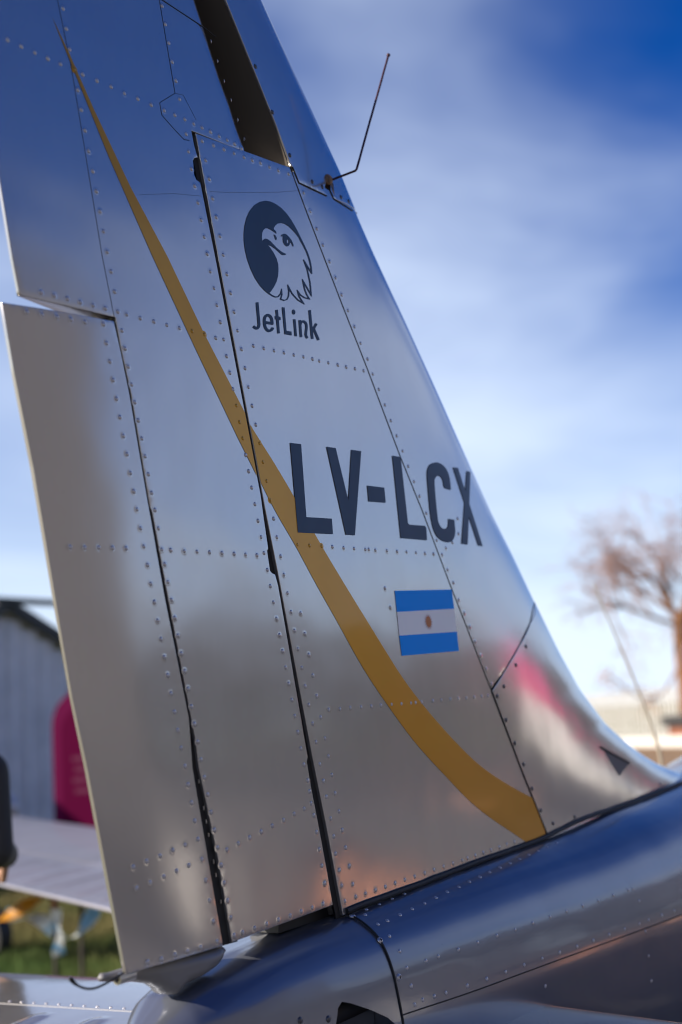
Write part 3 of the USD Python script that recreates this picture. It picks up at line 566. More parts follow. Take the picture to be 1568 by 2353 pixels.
# rivets of the horn's rounded nose follow it
fix = []
for (p, n, par, m) in allr:
    if par == rudder and p[2] > XZ([(525, 345)])[0, 1]:
        dd = hornline.distance(Point(p[0], p[2]))
        if dd < w:
            k = 1 - dd / w; y = Cc * (1 - math.sqrt(max(0, 1 - k * k))); p = p + (p - CAM) / (p - CAM)[1] * y * .6; n = np.array([k, -math.sqrt(max(.05, 1 - k * k)), 0]); p[1] = y
    fix.append((p, n, par, m))
allr = sorted(fix, key=lambda r: np.linalg.norm(r[0] - CAM))
rest = {}
puck = {}
a_ = np.arange(14) / 14 * 2 * np.pi; PK = []
for r_, z_ in ((.0034, .00013), (.0042, .00012), (.0053, .00007), (.0066, -.00002)): PK.append(np.stack([r_ * np.cos(a_), r_ * np.sin(a_), np.full(14, z_)], 1))
PF = []
for i in range(3):
    for k in range(14): q_, w_ = i * 14 + k, i * 14 + (k + 1) % 14; PF += [[q_, q_ + 14, w_ + 14], [q_, w_ + 14, w_]]
PUCK = trimesh.Trimesh(np.vstack(PK), PF, process=False)
for (p, n, par, m) in allr:
    if par == fus: continue
    g = PUCK.copy(); g.vertices[:, 2] *= rng.uniform(.2, 1.1); puck.setdefault((str(par.GetPath()), m is gold_rivet), []).append(place(g, p, n + rng.normal(0, .003, 3)))
for (k, gd), v in puck.items(): tag(obj('rivet_puckers', cat(v), gold if gd else silver, stage.GetPrimAtPath(k), smooth=True), kind='stuff')
for i, (p, n, par, m) in enumerate(allr):
    g = place(DOME, p + n * 0, n + rng.normal(0, .03, 3)); g.vertices = (g.vertices - p) * rng.uniform(.9, 1.08) + p
    if i < 300: obj('rivet', g, m, par, smooth=True)
    else: rest.setdefault(str(par.GetPath()), []).append(g)
for k, v in rest.items(): tag(obj('small_rivets', cat(v), silver_rivet, stage.GetPrimAtPath(k), smooth=True), kind='stuff')
print('rivets', len(allr))
# screws: fillet, cap, fuselage
def cross(p, n, s):
    u = np.cross(n, [0.2, .1, 1.]); u /= np.linalg.norm(u); v = np.cross(n, u); R = np.eye(4); R[:3, 0], R[:3, 1], R[:3, 2] = u, v, n
    a = trimesh.creation.box((s, s * .2, s * .1)); b = trimesh.creation.box((s * .2, s, s * .11)); c = cat([a, b]); c.apply_transform(R); c.apply_translation(p); return c
scr = np.vstack([cv([(795, 740), (670, 975), (520, 1240), (435, 1365), (545, 1665), (655, 1955)], .18317, 1062.6, 1349.8), rv(g3, (876, 95), (917, 195), (973, 255), (1072, 225), (1465, 75)), rv(g2, (797, 1062), (838, 1160)),
                 rv(h0, (1172, 305), (1250, 515), (1330, 713)), cv([(610, 935), (775, 1020), (1085, 1190), (1210, 1260)], .1392, 631.8, 287.2)])
par = {0: stage.GetPrimAtPath('/World/light_aircraft/dorsal_fillet'), 1: stage.GetPrimAtPath('/World/light_aircraft/fin_cap')}
for i, (p, n) in enumerate(zip(S(scr, .0010), Nfin(S(scr)))):
    pr = par[1] if p[2] > 2.2 else par[0]
    s_ = place(dome(1.25, 12), p, n); s = obj('screw', s_, steel, pr, smooth=True)
fsc = np.vstack([rv(g3, (52, 680), (180, 792), (267, 962))]); p_, n_ = fus_hit(fsc, fus_m)
for p, n in zip(p_, n_):
    if not np.isnan(p[0]): obj('screw', place(dome(1.5, 14), p, n), silver_rivet, fus, smooth=True); obj('screw_slot', cross(p + n * .0030, n, .0055), black, fus, smooth=False)
csc = np.array([(690, 2345), (755, 2342)]); p_, n_ = fus_hit(csc, tc)
for p, n in zip(p_, n_):
    if not np.isnan(p[0]): obj('screw', place(dome(1.4, 14), p, n), steel, cone, smooth=True)

# ---- tailplanes
strip_m = plain('hinge_paint', (.30, .29, .29), .6)
def tailplane(sgn):
    """Airfoil panel from root to tip with a beaded elevator; sgn +1 = left."""
    st = np.linspace(.09, 2.15, 30); pan, mid, elev = [], [], []
    le = lambda a: .515 - .118 * a; hl = lambda a: .25 - .12 * a; tel = lambda a: .03 - .10 * a
    def afoil(a, xa, xb, n=16):
        c = np.linspace(0, 1, n) ** 1.0; x = xa + (xb - xa) * c; return x
    def surf(x, a, ch):
        L, Tt = le(a), tel(a); u = np.clip((L - x) / (L - Tt), 0, 1); return .085 * (1.4845 * np.sqrt(u) - .63 * u - 1.758 * u ** 2 + 1.4215 * u ** 3 - .5075 * u ** 4) * ch / .45 * .45
    zc = 1.0 - .012
    def build(f_a, f_b, n, bead=False):
        rows = []
        for a in (np.linspace(.09, 2.15, 220) if bead else st):
            cc = (1 - np.cos(np.linspace(0, np.pi, n))) / 2 if not bead else np.linspace(0, 1, n); x = f_a(a) + (f_b(a) - f_a(a)) * cc; zt = surf(x, a, .45)
            if bead:
                wv = math.exp(-((((a + .03) % .15) - .075) / .014) ** 2); zt = zt + .0055 * wv * np.clip((cc - .16) * 7, 0, 1) * np.clip((.92 - cc) * 7, 0, 1)
            up = np.stack([x, np.full(n, Cc + sgn * a), zc + np.maximum(zt, .0015)], 1); lo = np.stack([x, np.full(n, Cc + sgn * a), zc - np.maximum(zt * .9, .0015)], 1)
            rows.append(np.vstack([up, lo[::-1]]))
        m_ = len(rows[0]); V = np.vstack(rows); Fc = []
        for i in range(len(rows) - 1):
            for k in range(m_):
                p, q = i * m_ + k, i * m_ + (k + 1) % m_; Fc += [[p, q, q + m_], [p, q + m_, p + m_]]
        for o_ in (0, (len(rows) - 1) * m_):
            for k in range(1, m_ - 1): Fc.append([o_, o_ + k, o_ + k + 1] if o_ == 0 else [o_, o_ + k + 1, o_ + k])
        t = trimesh.Trimesh(V, Fc, process=False); t.fix_normals(); return t
    t = obj('tailplane', build(le, lambda a: hl(a) + .003, 22), silver, plane, smooth=40)
    e = obj('elevator', build(lambda a: hl(a) - .002, tel, 26, True), silver, plane, smooth=40)
    a = np.linspace(.1, 2.14, 40); hz = surf(hl(a), a, .45)
    obj('hinge_strip', tube(np.stack([hl(a), Cc + sgn * a, zc + hz - .0003], 1), .0010, 6), strip_m, plane)
    ms = []
    for aa in np.arange(.16, 1.4, .0345):
        x = hl(aa) + .016; ms.append(place(DOME, np.array([x, Cc + sgn * aa, zc + surf(np.array([x]), aa, .45)[0]]), np.array([0, 0, 1.])))
        if int(aa * 1000) % 3 == 0: ms.append(place(DOME, np.array([x - .034, Cc + sgn * aa, zc + surf(np.array([x - .034]), aa, .45)[0]]), np.array([0, 0, 1.])))
    tag(obj('small_rivets', cat(ms), silver_rivet, t, smooth=True), kind='stuff')
    return t
tailplane(1); tailplane(-1)
# low wings added ahead, out of view, and dulled to darken the skin's reflections
wing_p = plain('wing_paint', (.13, .125, .12), .7, 0, 0, .08)
for sg in (1, -1):
    rows = []
    for a in np.linspace(.25, 5.2 if sg < 0 else 2.6, 14):
        k = 1 - .30 * a / 5.2; xl, xt = 4.25 - .05 * a, 4.25 - .05 * a - 1.75 * k; u = (1 - np.cos(np.linspace(0, np.pi, 18))) / 2
        t_ = .115 * k * 1.75 * (1.4845 * np.sqrt(u) - .63 * u - 1.758 * u ** 2 + 1.4215 * u ** 3 - .5075 * u ** 4); x = xl - (xl - xt) * u; z = .72 + .06 * a
        rows.append(np.vstack([np.stack([x, np.full(18, Cc + sg * a), z + t_ + .002], 1), np.stack([x, np.full(18, Cc + sg * a), z - .6 * t_ - .002], 1)[::-1]]))
    m_ = 36; V = np.vstack(rows); Fc = []
    for i in range(13):
        for k in range(m_): p, q = i * m_ + k, i * m_ + (k + 1) % m_; Fc += [[p, q, q + m_], [p, q + m_, p + m_]]
    for k in range(1, m_ - 1): Fc += [[0, k, k + 1], [13 * m_, 13 * m_ + k + 1, 13 * m_ + k]]
    wg = trimesh.Trimesh(V, Fc, process=False); wg.fix_normals(); obj('wing', wg, wing_p, plane, smooth=50)
# whip antenna far forward on the cabin roof
wb = at([(1521, 1772)], 4.3)[0]; wt = at([(1365, 1340)], 4.25)[0]
wp = smoothline([wb, at([(1514, 1720)], 4.3)[0], at([(1505, 1690)], 4.3)[0], at([(1463, 1575)], 4.28)[0], at([(1410, 1450)], 4.26)[0], wt], 30)
obj('whip_antenna', tube(wp, np.r_[np.full(6, .0065), np.linspace(.0045, .0028, 24)], 8), plain('antenna_white', (.30, .26, .20), .5), plane)

# ================================================================ THE SETTING
WM = WORLD                                   # from here on in world axes
grass_m = mat('grass_ground', {'g': ('geometry', {}), 'n': ('noise_texture', {'scale': .55, 'detail': 6., 'roughness': .62}), 'n2': ('noise_texture', {'scale': 7., 'detail': 6.}), 'n3': ('noise_texture', {'scale': 60., 'detail': 3.}),
    'r': ('rgb_ramp', {'ramp': [(.38, (.060, .115, .006)), (.49, (.10, .12, .014)), (.56, (.17, .105, .045))]}), 'r2': ('rgb_ramp', {'ramp': [(.3, (.45, .45, .4)), (.7, (1.2, 1.2, 1.1))]}), 'm': ('mix', {'mix_type': 'multiply', 'fac': 1.}), 'b': ('bump', {'distance': .03}),
    'p': ('principled_bsdf', {'roughness': .9, 'specular_ior_level': .2})},
    [('g.position', 'n.vector'), ('g.position', 'n2.vector'), ('g.position', 'n3.vector'), ('n.fac', 'r.fac'), ('n2.fac', 'r2.fac'), ('r.color', 'm.color1'), ('r2.color', 'm.color2'), ('m.color', 'p.base_color'), ('n3.fac', 'b.height'), ('b.normal', 'p.normal')])
g = trimesh.creation.box((1600, 1600, .2)); g.apply_translation((0, 0, -.1)); tag(obj('ground', g, grass_m, smooth=False), kind='structure')
apron_m = noisy('apron_concrete', (.048, .043, .041), (.08, .073, .069), 1.3, .85, .002, 60.)
apr = trimesh.creation.box((90, 60, .02)); apr.apply_translation((15, -28.6, -.006)); tag(obj('apron', apr, apron_m, smooth=False), kind='structure')
dp = on([(1150, 1717), (1720, 1716), (1900, 1800), (1500, 1900), (1150, 1850)], 2, 0.0)[:, :2]
dirt = trimesh.creation.extrude_polygon(Polygon(dp).convex_hull.buffer(.8), .02); dirt.apply_translation((0, 0, -.012))
tag(obj('dirt_track', dirt, noisy('bare_dirt', (.17, .10, .045), (.26, .16, .08), 2.5, .95, .01, 30.), smooth=False), kind='structure')

# ---- grass tufts where the lawn shows between the wings
tuft = []
for k in range(14):
    a = rng.uniform(0, 6.28); l = rng.uniform(.05, .12); b = np.array([rng.normal(0, .03), rng.normal(0, .03), 0]); dvec = np.array([math.cos(a), math.sin(a), 0]); wv = np.array([-math.sin(a), math.cos(a), 0]) * .003
    tuft.append(trimesh.Trimesh([b - wv, b + wv, b + dvec * l * .3 + [0, 0, l]], [[0, 1, 2]], process=False))
gi = UsdGeom.PointInstancer.Define(stage, '/World/lawn_grass')
blade_m = noisy('grass_blades', (.045, .095, .008), (.16, .13, .04), .6, .8)
usdkit.mesh(stage, '/World/lawn_grass/tuft', cat(tuft), blade_m)
gp = on(np.c_[rng.uniform(-60, 420, 6000), rng.uniform(2040, 2330, 6000)], 2, 0.0)
gi.CreatePositionsAttr(Vt.Vec3fArray.FromNumpy(gp.astype(np.float32))); gi.CreateProtoIndicesAttr(Vt.IntArray.FromNumpy(np.zeros(len(gp), np.int32))); gi.CreatePrototypesRel().SetTargets(['/World/lawn_grass/tuft'])
sc_ = np.repeat(rng.uniform(.6, 1.5, (len(gp), 1)), 3, 1); gi.CreateScalesAttr(Vt.Vec3fArray.FromNumpy(sc_.astype(np.float32)))
an = rng.uniform(0, np.pi, len(gp)); gi.CreateOrientationsAttr(Vt.QuathArray([Gf.Quath(float(math.cos(a)), 0, 0, float(math.sin(a))) for a in an]))
tag(gi.GetPrim(), 'patchy green and brown grass of the airfield lawn', 'grass', kind='stuff')

# ---- shed at the left: ribbed gable wall with a dark roof edge
YW = 11.5
def W2(px): q = on(px, 1, YW); return q[:, [0, 2]]
ap = W2([(8, 1396)])[0]; er = W2([(330, 1602)])[0]; sl = (er[1] - ap[1]) / (er[0] - ap[0]); wr = 4.4; xr = ap[0] + wr; xl = ap[0] - wr; ze = ap[1] + sl * wr
shed = thing('metal_shed', (ap[0], YW, 0)); tag(shed, 'blue grey ribbed metal shed behind the parked wing at left', 'shed')
wall_m = noisy('shed_metal', (.50, .53, .58), (.62, .64, .68), 3., .6); trim_m = plain('shed_trim', (.03, .035, .035), .6)
pan = []; step = .26
for k in range(int(2 * wr / step)):
    xa = -wr + k * step
    zt = min(ap[1] + sl * abs(xa), ap[1] + sl * abs(xa + step)) - .02
    prof_ = [(0, 0), (.03, -.035), (.09, -.035), (.12, 0), (step - .003, 0), (step - .003, .02), (0, .02)]
    m_ = trimesh.creation.extrude_polygon(Polygon([(xa + a, b) for a, b in prof_]), zt)
    obj('wall_panel', m_, wall_m, shed, smooth=False)
def slopebox(x0_, z0_, x1_, z1_, w_, h_, y_):
    L_ = math.hypot(x1_ - x0_, z1_ - z0_); b = trimesh.creation.box((L_, w_, h_)); b.apply_transform(trimesh.transformations.rotation_matrix(-math.atan2(z1_ - z0_, x1_ - x0_), [0, 1, 0])); b.apply_translation(((x0_ + x1_) / 2, y_, (z0_ + z1_) / 2)); return b
for sg in (-1, 1):
    obj('roof_edge', slopebox(0, ap[1] + .03, sg * (wr + .3), ze + .03 + sl * .3, .12, .13, -.1), trim_m, shed, smooth=False)
    obj('roof', slopebox(0, ap[1] + .06, sg * (wr + .3), ze + .06 + sl * .3, 8., .05, 4.0), wall_m, shed, smooth=False)
    obj('side_wall', box((sg * (wr - .05), 4.1, ze / 2), (.06, 8, ze)), wall_m, shed, smooth=False)
bz = W2([(60, 1386)])[0, 1]
obj('ridge_beam', box((3.2, -.15, bz), (7.2, .1, .075)), trim_m, shed, smooth=False)
obj('beam_post', box((6.6, -.15, bz / 2 - .04), (.08, .08, bz - .08)), trim_m, shed, smooth=False)

# ---- magenta banner with an arched top
bc = at([(232, 1700)], 14.0)[0]; ban = thing('event_banner', (bc[0], bc[1], 0), math.degrees(math.atan2(right[1], right[0]))); tag(ban, 'magenta arched event banner standing behind the parked wing', 'banner')
mag = plain('magenta_cloth', (.11, .0, .035), .7, 0, 0, .08); mag2 = plain('magenta_rim', (.15, .004, .055), .7, 0, 0, .1); pale = plain('banner_print', (.14, .012, .055), .6)
hw = .545; zt = at([(232, 1566)], 14.0)[0, 2]; q1, q2 = at([(200, 1742)], 14.)[0, 2], at([(200, 1815)], 14.)[0, 2]
def arch(w_, top): return Polygon([(-w_, .05), (w_, .05), *[(w_ * math.cos(a), top - .47 + (.47 * w_ / hw) * math.sin(a)) for a in np.linspace(0, math.pi, 24)]])
def upright(poly, th, y): m_ = trimesh.creation.extrude_polygon(poly, th); m_.apply_transform(trimesh.transformations.rotation_matrix(np.pi / 2, [1, 0, 0])); m_.apply_translation((0, y, 0)); return m_
obj('banner_frame', upright(arch(hw, zt), .09, .045), mag2, ban); obj('banner_panel', upright(arch(hw - .10, zt - .09), .012, -.0452), mag, ban)
for k in range(4): obj('printed_line', box((.04, -.0585, q1 + (q2 - q1) * k / 3), (.72 - .05 * (k % 2), .002, .05)), pale, ban, smooth=False)
obj('printed_disc', upright(Polygon([(.0 + .08 * math.cos(a), q1 + .32 + .08 * math.sin(a)) for a in np.arange(16) / 16 * 6.28]), .002, -.0575), pale, ban)
obj('banner_foot', box((0, 0, .025), (.8, .4, .05)), plain('banner_foot_grey', (.1, .1, .1), .6), ban, smooth=False)

# ---- the parked aircraft's wing
pk = thing('parked_aircraft'); tag(pk, 'white parked aircraft whose low wing reaches behind the tail at left', 'aircraft')
wm_ = noisy('parked_white', (.27, .26, .28), (.33, .31, .34), 4., .42, metal=.6, coat=.2)
tea, teb = on([(0, 2032), (258, 2092)], 2, 1.05); lea, leb = on([(20, 1880), (260, 1918)], 2, 1.05)
sd = (teb - tea); sd /= np.linalg.norm(sd); ld = leb - lea; ld /= np.linalg.norm(ld)
s_t = np.linspace(-4.0, 1.75, 230); print('wing tip', tea + sd * 1.75, lea, sd)
def wsec(s, bead, a0, a1, n=14):
    T0 = tea + sd * s; c = (lea + ld * ((T0 - lea) @ ld) ) - T0; u = np.linspace(a0, a1, n)
    th = .14 * (1.4845 * np.sqrt(np.maximum(1 - u, 0)) - .63 * (1 - u) - 1.758 * (1 - u) ** 2 + 1.4215 * (1 - u) ** 3 - .5075 * (1 - u) ** 4) * 1.0
    if bead: th = th + .010 * max(0, math.cos(s / .11 * 2 * math.pi)) ** 2 * np.clip((u - .02) * 30, 0, 1) * np.clip((a1 - .04 - u) * 30, 0, 1)
    up = T0 + c * u[:, None]; lo = up.copy(); up[:, 2] += np.maximum(th, .006); lo[:, 2] -= np.maximum(th * .5, .006); return np.vstack([up, lo[::-1]])
def wloft(rows):
    m_ = len(rows[0]); V = np.vstack(rows); Fc = []
    for i in range(len(rows) - 1):
        for k in range(m_): p, q = i * m_ + k, i * m_ + (k + 1) % m_; Fc += [[p, q, q + m_], [p, q + m_, p + m_]]
    for o_ in (0, (len(rows) - 1) * m_):
        for k in range(1, m_ - 1): Fc.append([o_, o_ + k, o_ + k + 1])
    t = trimesh.Trimesh(V, Fc, process=False); t.merge_vertices(); t.fix_normals(); return t
obj('wing', wloft([wsec(s, False, .335, 1.0, 22) for s in s_t[::4]]), wm_, pk, smooth=50); obj('aileron', wloft([wsec(s, True, 0, .33) for s in s_t]), wm_, pk, smooth=40)
te_p = tea + sd * s_t[:, None][::10]; obj('trailing_edge', tube(te_p, .009, 8), wm_, pk)
rt = tea + sd * -4.4; cd = (lea - tea); cd -= cd @ sd * sd; cd /= np.linalg.norm(cd)
fb = [rt + cd * t_ + [0, 0, z_] for t_, z_ in ((-.9, .32), (-.3, .2), (.3, .18), (.8, .16), (1.2, .12), (1.5, .05))]
obj('fuselage', tube(fb, [.10, .2, .28, .32, .28, .12], 20), wm_, pk, smooth=60)
for t_, s_ in ((.9, -1.9),): 
    q = tea + sd * -4.4 + cd * 1.3; obj('landing_gear', tube([q, [q[0], q[1], .2]], .03, 8), steel, pk); wh = trimesh.creation.cylinder(.2, .12); wh.apply_transform(trimesh.transformations.rotation_matrix(np.pi / 2, [0, 1, 0])); wh.apply_translation([q[0], q[1], .2]); obj('wheel', wh, black, pk)

# ---- stakes and barrier tape on the lawn
stake_m = plain('rusty_stake', (.035, .028, .026), .7, .3); red_m = plain('red_tip', (.22, .03, .02), .6)
sp_ = []
for px, dep, lab in ((127, 7.0, 'thin dark stake with a red tip holding barrier tape on the grass'), (189, 7.15, 'thin dark stake nearest the trim tab with a looped pale tape')):
    b = at([(px, 2262)], dep)[0]; top = at([(px, 2056)], dep)[0, 2]
    st_ = thing('barrier_stake', (b[0], b[1], 0)); tag(st_, lab, 'stake')
    obj('rod', tube([(0, 0, -.05), (0.01, 0, top * .8), (0.012, 0.004, top)], .013, 8), stake_m, st_)
    obj('tip', tube([(0.011, .003, top * .86), (0.0125, 0.004, top + .01)], .016, 8), red_m if px < 150 else stake_m, st_); sp_.append(b)
def ribbon(pts, dep, w_, tw, name, m, lab):
    p = np.vstack([at([q[:2]], dep + (q[2] if len(q) > 2 else 0))[0] for q in pts]); p = smoothline(p, 50); t = np.gradient(p, axis=0); t /= np.linalg.norm(t, axis=1)[:, None]
    n0 = np.cross(t, fwd); n0 /= np.linalg.norm(n0, axis=1)[:, None]; b0 = np.cross(t, n0); a = np.linspace(0, tw, 50)[:, None]; e = (n0 * np.cos(a) + b0 * np.sin(a)) * w_ / 2
    V = np.vstack([p + e, p - e, p + e * .98 + b0 * .0008, p - e * .98 + b0 * .0008]); Fc = []
    for i in range(49): Fc += [[i, i + 1, i + 51], [i, i + 51, i + 50], [100 + i, 151 + i, 101 + i], [100 + i, 150 + i, 151 + i]]
    return tag(obj(name, trimesh.Trimesh(V, Fc, process=False), m, smooth=True), lab, 'tape')
tape_m = mat('pale_blue_tape', {'g': ('geometry', {}), 'n': ('noise_texture', {'scale': 9., 'detail': 1.}), 'r': ('rgb_ramp', {'ramp': [(.52, (.88, .90, .92)), (.62, (.30, .58, .82))]}), 'p': ('principled_bsdf', {'roughness': .4}), 't': ('translucent_bsdf', {}), 'x': ('mix_closure', {'fac': .4})},
    [('g.position', 'n.vector'), ('n.fac', 'r.fac'), ('r.color', 'p.base_color'), ('r.color', 't.color'), ('p.BSDF', 'x.closure1'), ('t.BSDF', 'x.closure2')], surface='x.closure')
org_m = mat('orange_tape', {'p': ('principled_bsdf', {'base_color': (.55, .25, .02), 'roughness': .45}), 't': ('translucent_bsdf', {'color': (.6, .28, .02)}), 'x': ('mix_closure', {'fac': .4})}, [('p.BSDF', 'x.closure1'), ('t.BSDF', 'x.closure2')], surface='x.closure')
ribbon([(10, 2098), (40, 2108), (85, 2112), (118, 2132), (135, 2150), (160, 2154), (184, 2138), (200, 2118), (213, 2098), (210, 2076), (192, 2068)], 7.05, .085, 7.5, 'barrier_tape', tape_m, 'pale blue and white plastic tape hanging between the stakes')
ribbon([(128, 2090), (132, 2118), (136, 2150), (134, 2178), (136, 2196)], 6.96, .07, 3., 'barrier_tape', tape_m, 'pale tape end dangling straight down from the red tipped stake')
ribbon([(-60, 2136), (0, 2112), (30, 2098), (60, 2080), (92, 2064), (126, 2062)], 7.0, .075, 5., 'barrier_tape', org_m, 'orange plastic tape sloping up to the red tipped stake')

# ---- person at the left edge
def body(joints, bones, pitch=.018):
    ms = []
    for a, b in bones:
        sp2 = []
        for j in (a, b): q = m3.Manifold.sphere(joints[j][1], 20).translate(tuple(map(float, joints[j][0]))); sp2.append(q)
        ms.append(m3.Manifold.batch_hull(sp2))
    u = ms[0]
    for q in ms[1:]: u = u + q
    u = u.refine_to_length(pitch); q = u.to_mesh(); t = trimesh.Trimesh(q.vert_properties[:, :3], q.tri_verts, process=True); trimesh.smoothing.filter_taubin(t, iterations=8); return t
pc = at([(-172, 1900)], 3.5)[0]; PZ = 0.0; print('elbow z', at([(20, 1900)], 3.5)[0, 2], at([(0, 1970)], 3.5)[0, 2], at([(0, 1760)], 3.5)[0, 2])
per = thing('person', (pc[0], pc[1], PZ), math.degrees(math.atan2(right[1], right[0]))); UsdGeom.Xformable(per).AddScaleOp().Set(Gf.Vec3f(1.04, 1.04, 1.09)); tag(per, 'person in a black jacket at the left edge with one arm bent', 'person')
# local frame: x to the picture's right, y away from the camera
J = {'pel': ((0, 0, .95), .145), 'chest': ((0, 0, 1.28), .15), 'neckb': ((0, 0, 1.47), .07), 'shr': ((.17, 0, 1.41), .062), 'shl': ((-.17, 0, 1.41), .062), 'elr': ((.198, -.03, 1.22), .050), 'wrr': ((.165, .20, 1.185), .036), 'ell': ((-.24, 0, 1.13), .046), 'wrl': ((-.25, .04, .88), .033)}
obj('jacket', body(J, [('pel', 'chest'), ('chest', 'neckb'), ('chest', 'shr'), ('chest', 'shl'), ('shr', 'elr'), ('elr', 'wrr'), ('shl', 'ell'), ('ell', 'wrl')]), plain('black_jacket', (.008, .008, .010), .75), per, smooth=True)
Jb = {'hd': ((0, .01, 1.64), .088), 'jaw': ((0, .04, 1.57), .062), 'nk': ((0, 0, 1.46), .055), 'ch': ((0, 0, 1.25), .10), 'pv': ((0, 0, .95), .11), 'hr': ((.09, 0, .9), .09), 'hl': ((-.09, 0, .9), .09), 'kr': ((.1, .01, .5), .06), 'kl': ((-.1, .01, .5), .06), 'ar': ((.1, -.02, .09), .042), 'al': ((-.1, -.02, .09), .042), 'tr': ((.11, .15, .035), .035), 'tl': ((-.11, .15, .035), .035),
      's1': ((.165, 0, 1.4), .045), 'e1': ((.198, -.03, 1.22), .04), 'w1': ((.165, .20, 1.185), .028), 's2': ((-.165, 0, 1.4), .045), 'e2': ((-.24, 0, 1.13), .038), 'w2': ((-.25, .04, .88), .027), 'nose': ((0, .108, 1.615), .012)}
bones = [('hd', 'jaw'), ('jaw', 'nk'), ('hd', 'nk'), ('nk', 'ch'), ('ch', 'pv'), ('pv', 'hr'), ('pv', 'hl'), ('hr', 'kr'), ('kr', 'ar'), ('hl', 'kl'), ('kl', 'al'), ('ar', 'tr'), ('al', 'tl'), ('ch', 's1'), ('s1', 'e1'), ('e1', 'w1'), ('ch', 's2'), ('s2', 'e2'), ('e2', 'w2'), ('hd', 'nose')]
for side, (wx, wy, wz), dr in (('r', (.165, .20, 1.185), np.array([-.45, .85, -.25])), ('l', (-.25, .04, .88), np.array([0, .15, -1.0]))):
    dr = dr / np.linalg.norm(dr); wv = np.array([wx, wy, wz]); sd_ = np.cross(dr, [1, 0, 0.2]); sd_ /= np.linalg.norm(sd_)
    Jb['pm' + side] = (tuple(wv + dr * .08), .026); bones.append(('w1' if side == 'r' else 'w2', 'pm' + side))
    for f_ in range(4):
        o_ = sd_ * (f_ - 1.5) * .021; k0, k1, k2 = (f'f{side}{f_}{q}' for q in 'abc')
        Jb[k0] = (tuple(wv + dr * .085 + o_), .010); Jb[k1] = (tuple(wv + dr * .125 + o_ * 1.05), .0092); Jb[k2] = (tuple(wv + dr * (.16 - .006 * abs(f_ - 1.3)) + o_ * .95 + [0, 0, -.018]), .0082); bones += [(k0, k1), (k1, k2)]
    Jb['t0' + side] = (tuple(wv + dr * .03 + sd_ * .025), .013); Jb['t1' + side] = (tuple(wv + dr * .075 + sd_ * .055), .010); bones.append(('t0' + side, 't1' + side))
obj('body', body(Jb, bones, .012), plain('skin', (.42, .24, .17), .5), per, smooth=True)
hair = trimesh.creation.icosphere(3, .096); hair.vertices *= [1, 1.05, 1]; hair.apply_translation((0, -.012, 1.665)); hair = trimesh.intersections.slice_mesh_plane(hair, [0, -.75, .55], [0, .02, 1.655], cap=True) if False else hair
hair = hair.slice_plane([0, .03, 1.64], [0, -.72, .69]); obj('hair', hair, plain('dark_hair', (.02, .013, .01), .6), per, smooth=True)
tr_ = {k: (v[0], v[1] + .014) for k, v in Jb.items() if k in ('hr', 'hl', 'kr', 'kl', 'ar', 'al', 'pv')}
obj('trousers', body(tr_, [('pv', 'hr'), ('pv', 'hl'), ('hr', 'kr'), ('kr', 'ar'), ('hl', 'kl'), ('kl', 'al')]), plain('dark_trousers', (.015, .017, .025), .8), per, smooth=True)

# ---- right: white slatted fence, kerb, bare tree
fa, fb_ = on([(1230, 1693), (1660, 1692)], 2, 0.0); fl = np.linalg.norm(fb_ - fa); fd = (fb_ - fa) / fl
fen = thing('slat_fence', fa, math.degrees(math.atan2(fd[1], fd[0]))); tag(fen, 'low white slatted fence in the distance at right', 'fence')
slat_m = noisy('fence_white', (.34, .33, .31), (.42, .41, .39), 5., .7)
hf = at([(1450, 1590)], ((fa + fb_) / 2 - CAM) @ fwd)[0, 2]
nsl = int(fl / .42)
for k in range(nsl): obj('slat', box((k * .42 + .1, rng.normal(0, .006), hf / 2 + .02), (.24, .03, hf * rng.uniform(.98, 1.02))), slat_m, fen, smooth=False)
for z_ in (.2, hf * .78): obj('rail', box((fl / 2, .035, z_), (fl, .03, .06)), slat_m, fen, smooth=False)
ka, kb = on([(1300, 1716.5), (1690, 1715)], 2, 0.0); kl = np.linalg.norm(kb - ka); kd = (kb - ka) / kl
KH = at([(1500, 1691)], ((ka + kb) / 2 - CAM) @ fwd)[0, 2]; print('kerb h', KH, 'fence', hf, fa, ka)
ker = trimesh.creation.box((kl, .35, KH)); ker.apply_transform(trimesh.transformations.rotation_matrix(math.atan2(kd[1], kd[0]), [0, 0, 1])); ker.apply_translation((ka + kb) / 2 + [0, 0, KH / 2])
tag(obj('kerb_wall', ker, plain('kerb_white', (.50, .49, .46), .7), smooth=False), 'white painted low kerb wall in front of the slatted fence', 'wall')
bark = noisy('bark', (.10, .045, .02), (.24, .11, .045), 7., .9, .01, 40.); twig = plain('twig', (.30, .20, .185), .9)
TD = 46.0; tb = at([(1590, 1650)], TD)[0]; TS = TD / 23.5; tree = thing('bare_tree', (tb[0], tb[1], 0)); UsdGeom.Xformable(tree).AddScaleOp().Set(Gf.Vec3f(TS, TS, TS)); tag(tree, 'bare brown tree with drooping twigs at the right edge', 'tree')
hd_ = np.array([right[0], right[1], 0]); hd_ /= np.linalg.norm(hd_); ad_ = np.array([-hd_[1], hd_[0], 0])
trk = smoothline(np.array([(0, 0, -.1), (.02, 0, .8), (-.03, .02, 1.7), (.02, 0, 2.5)]), 12); obj('trunk', tube(trk, np.linspace(.24, .13, 12), 12), bark, tree)
limbs, twigs, tips = [], [], []
r2 = np.random.default_rng(11)
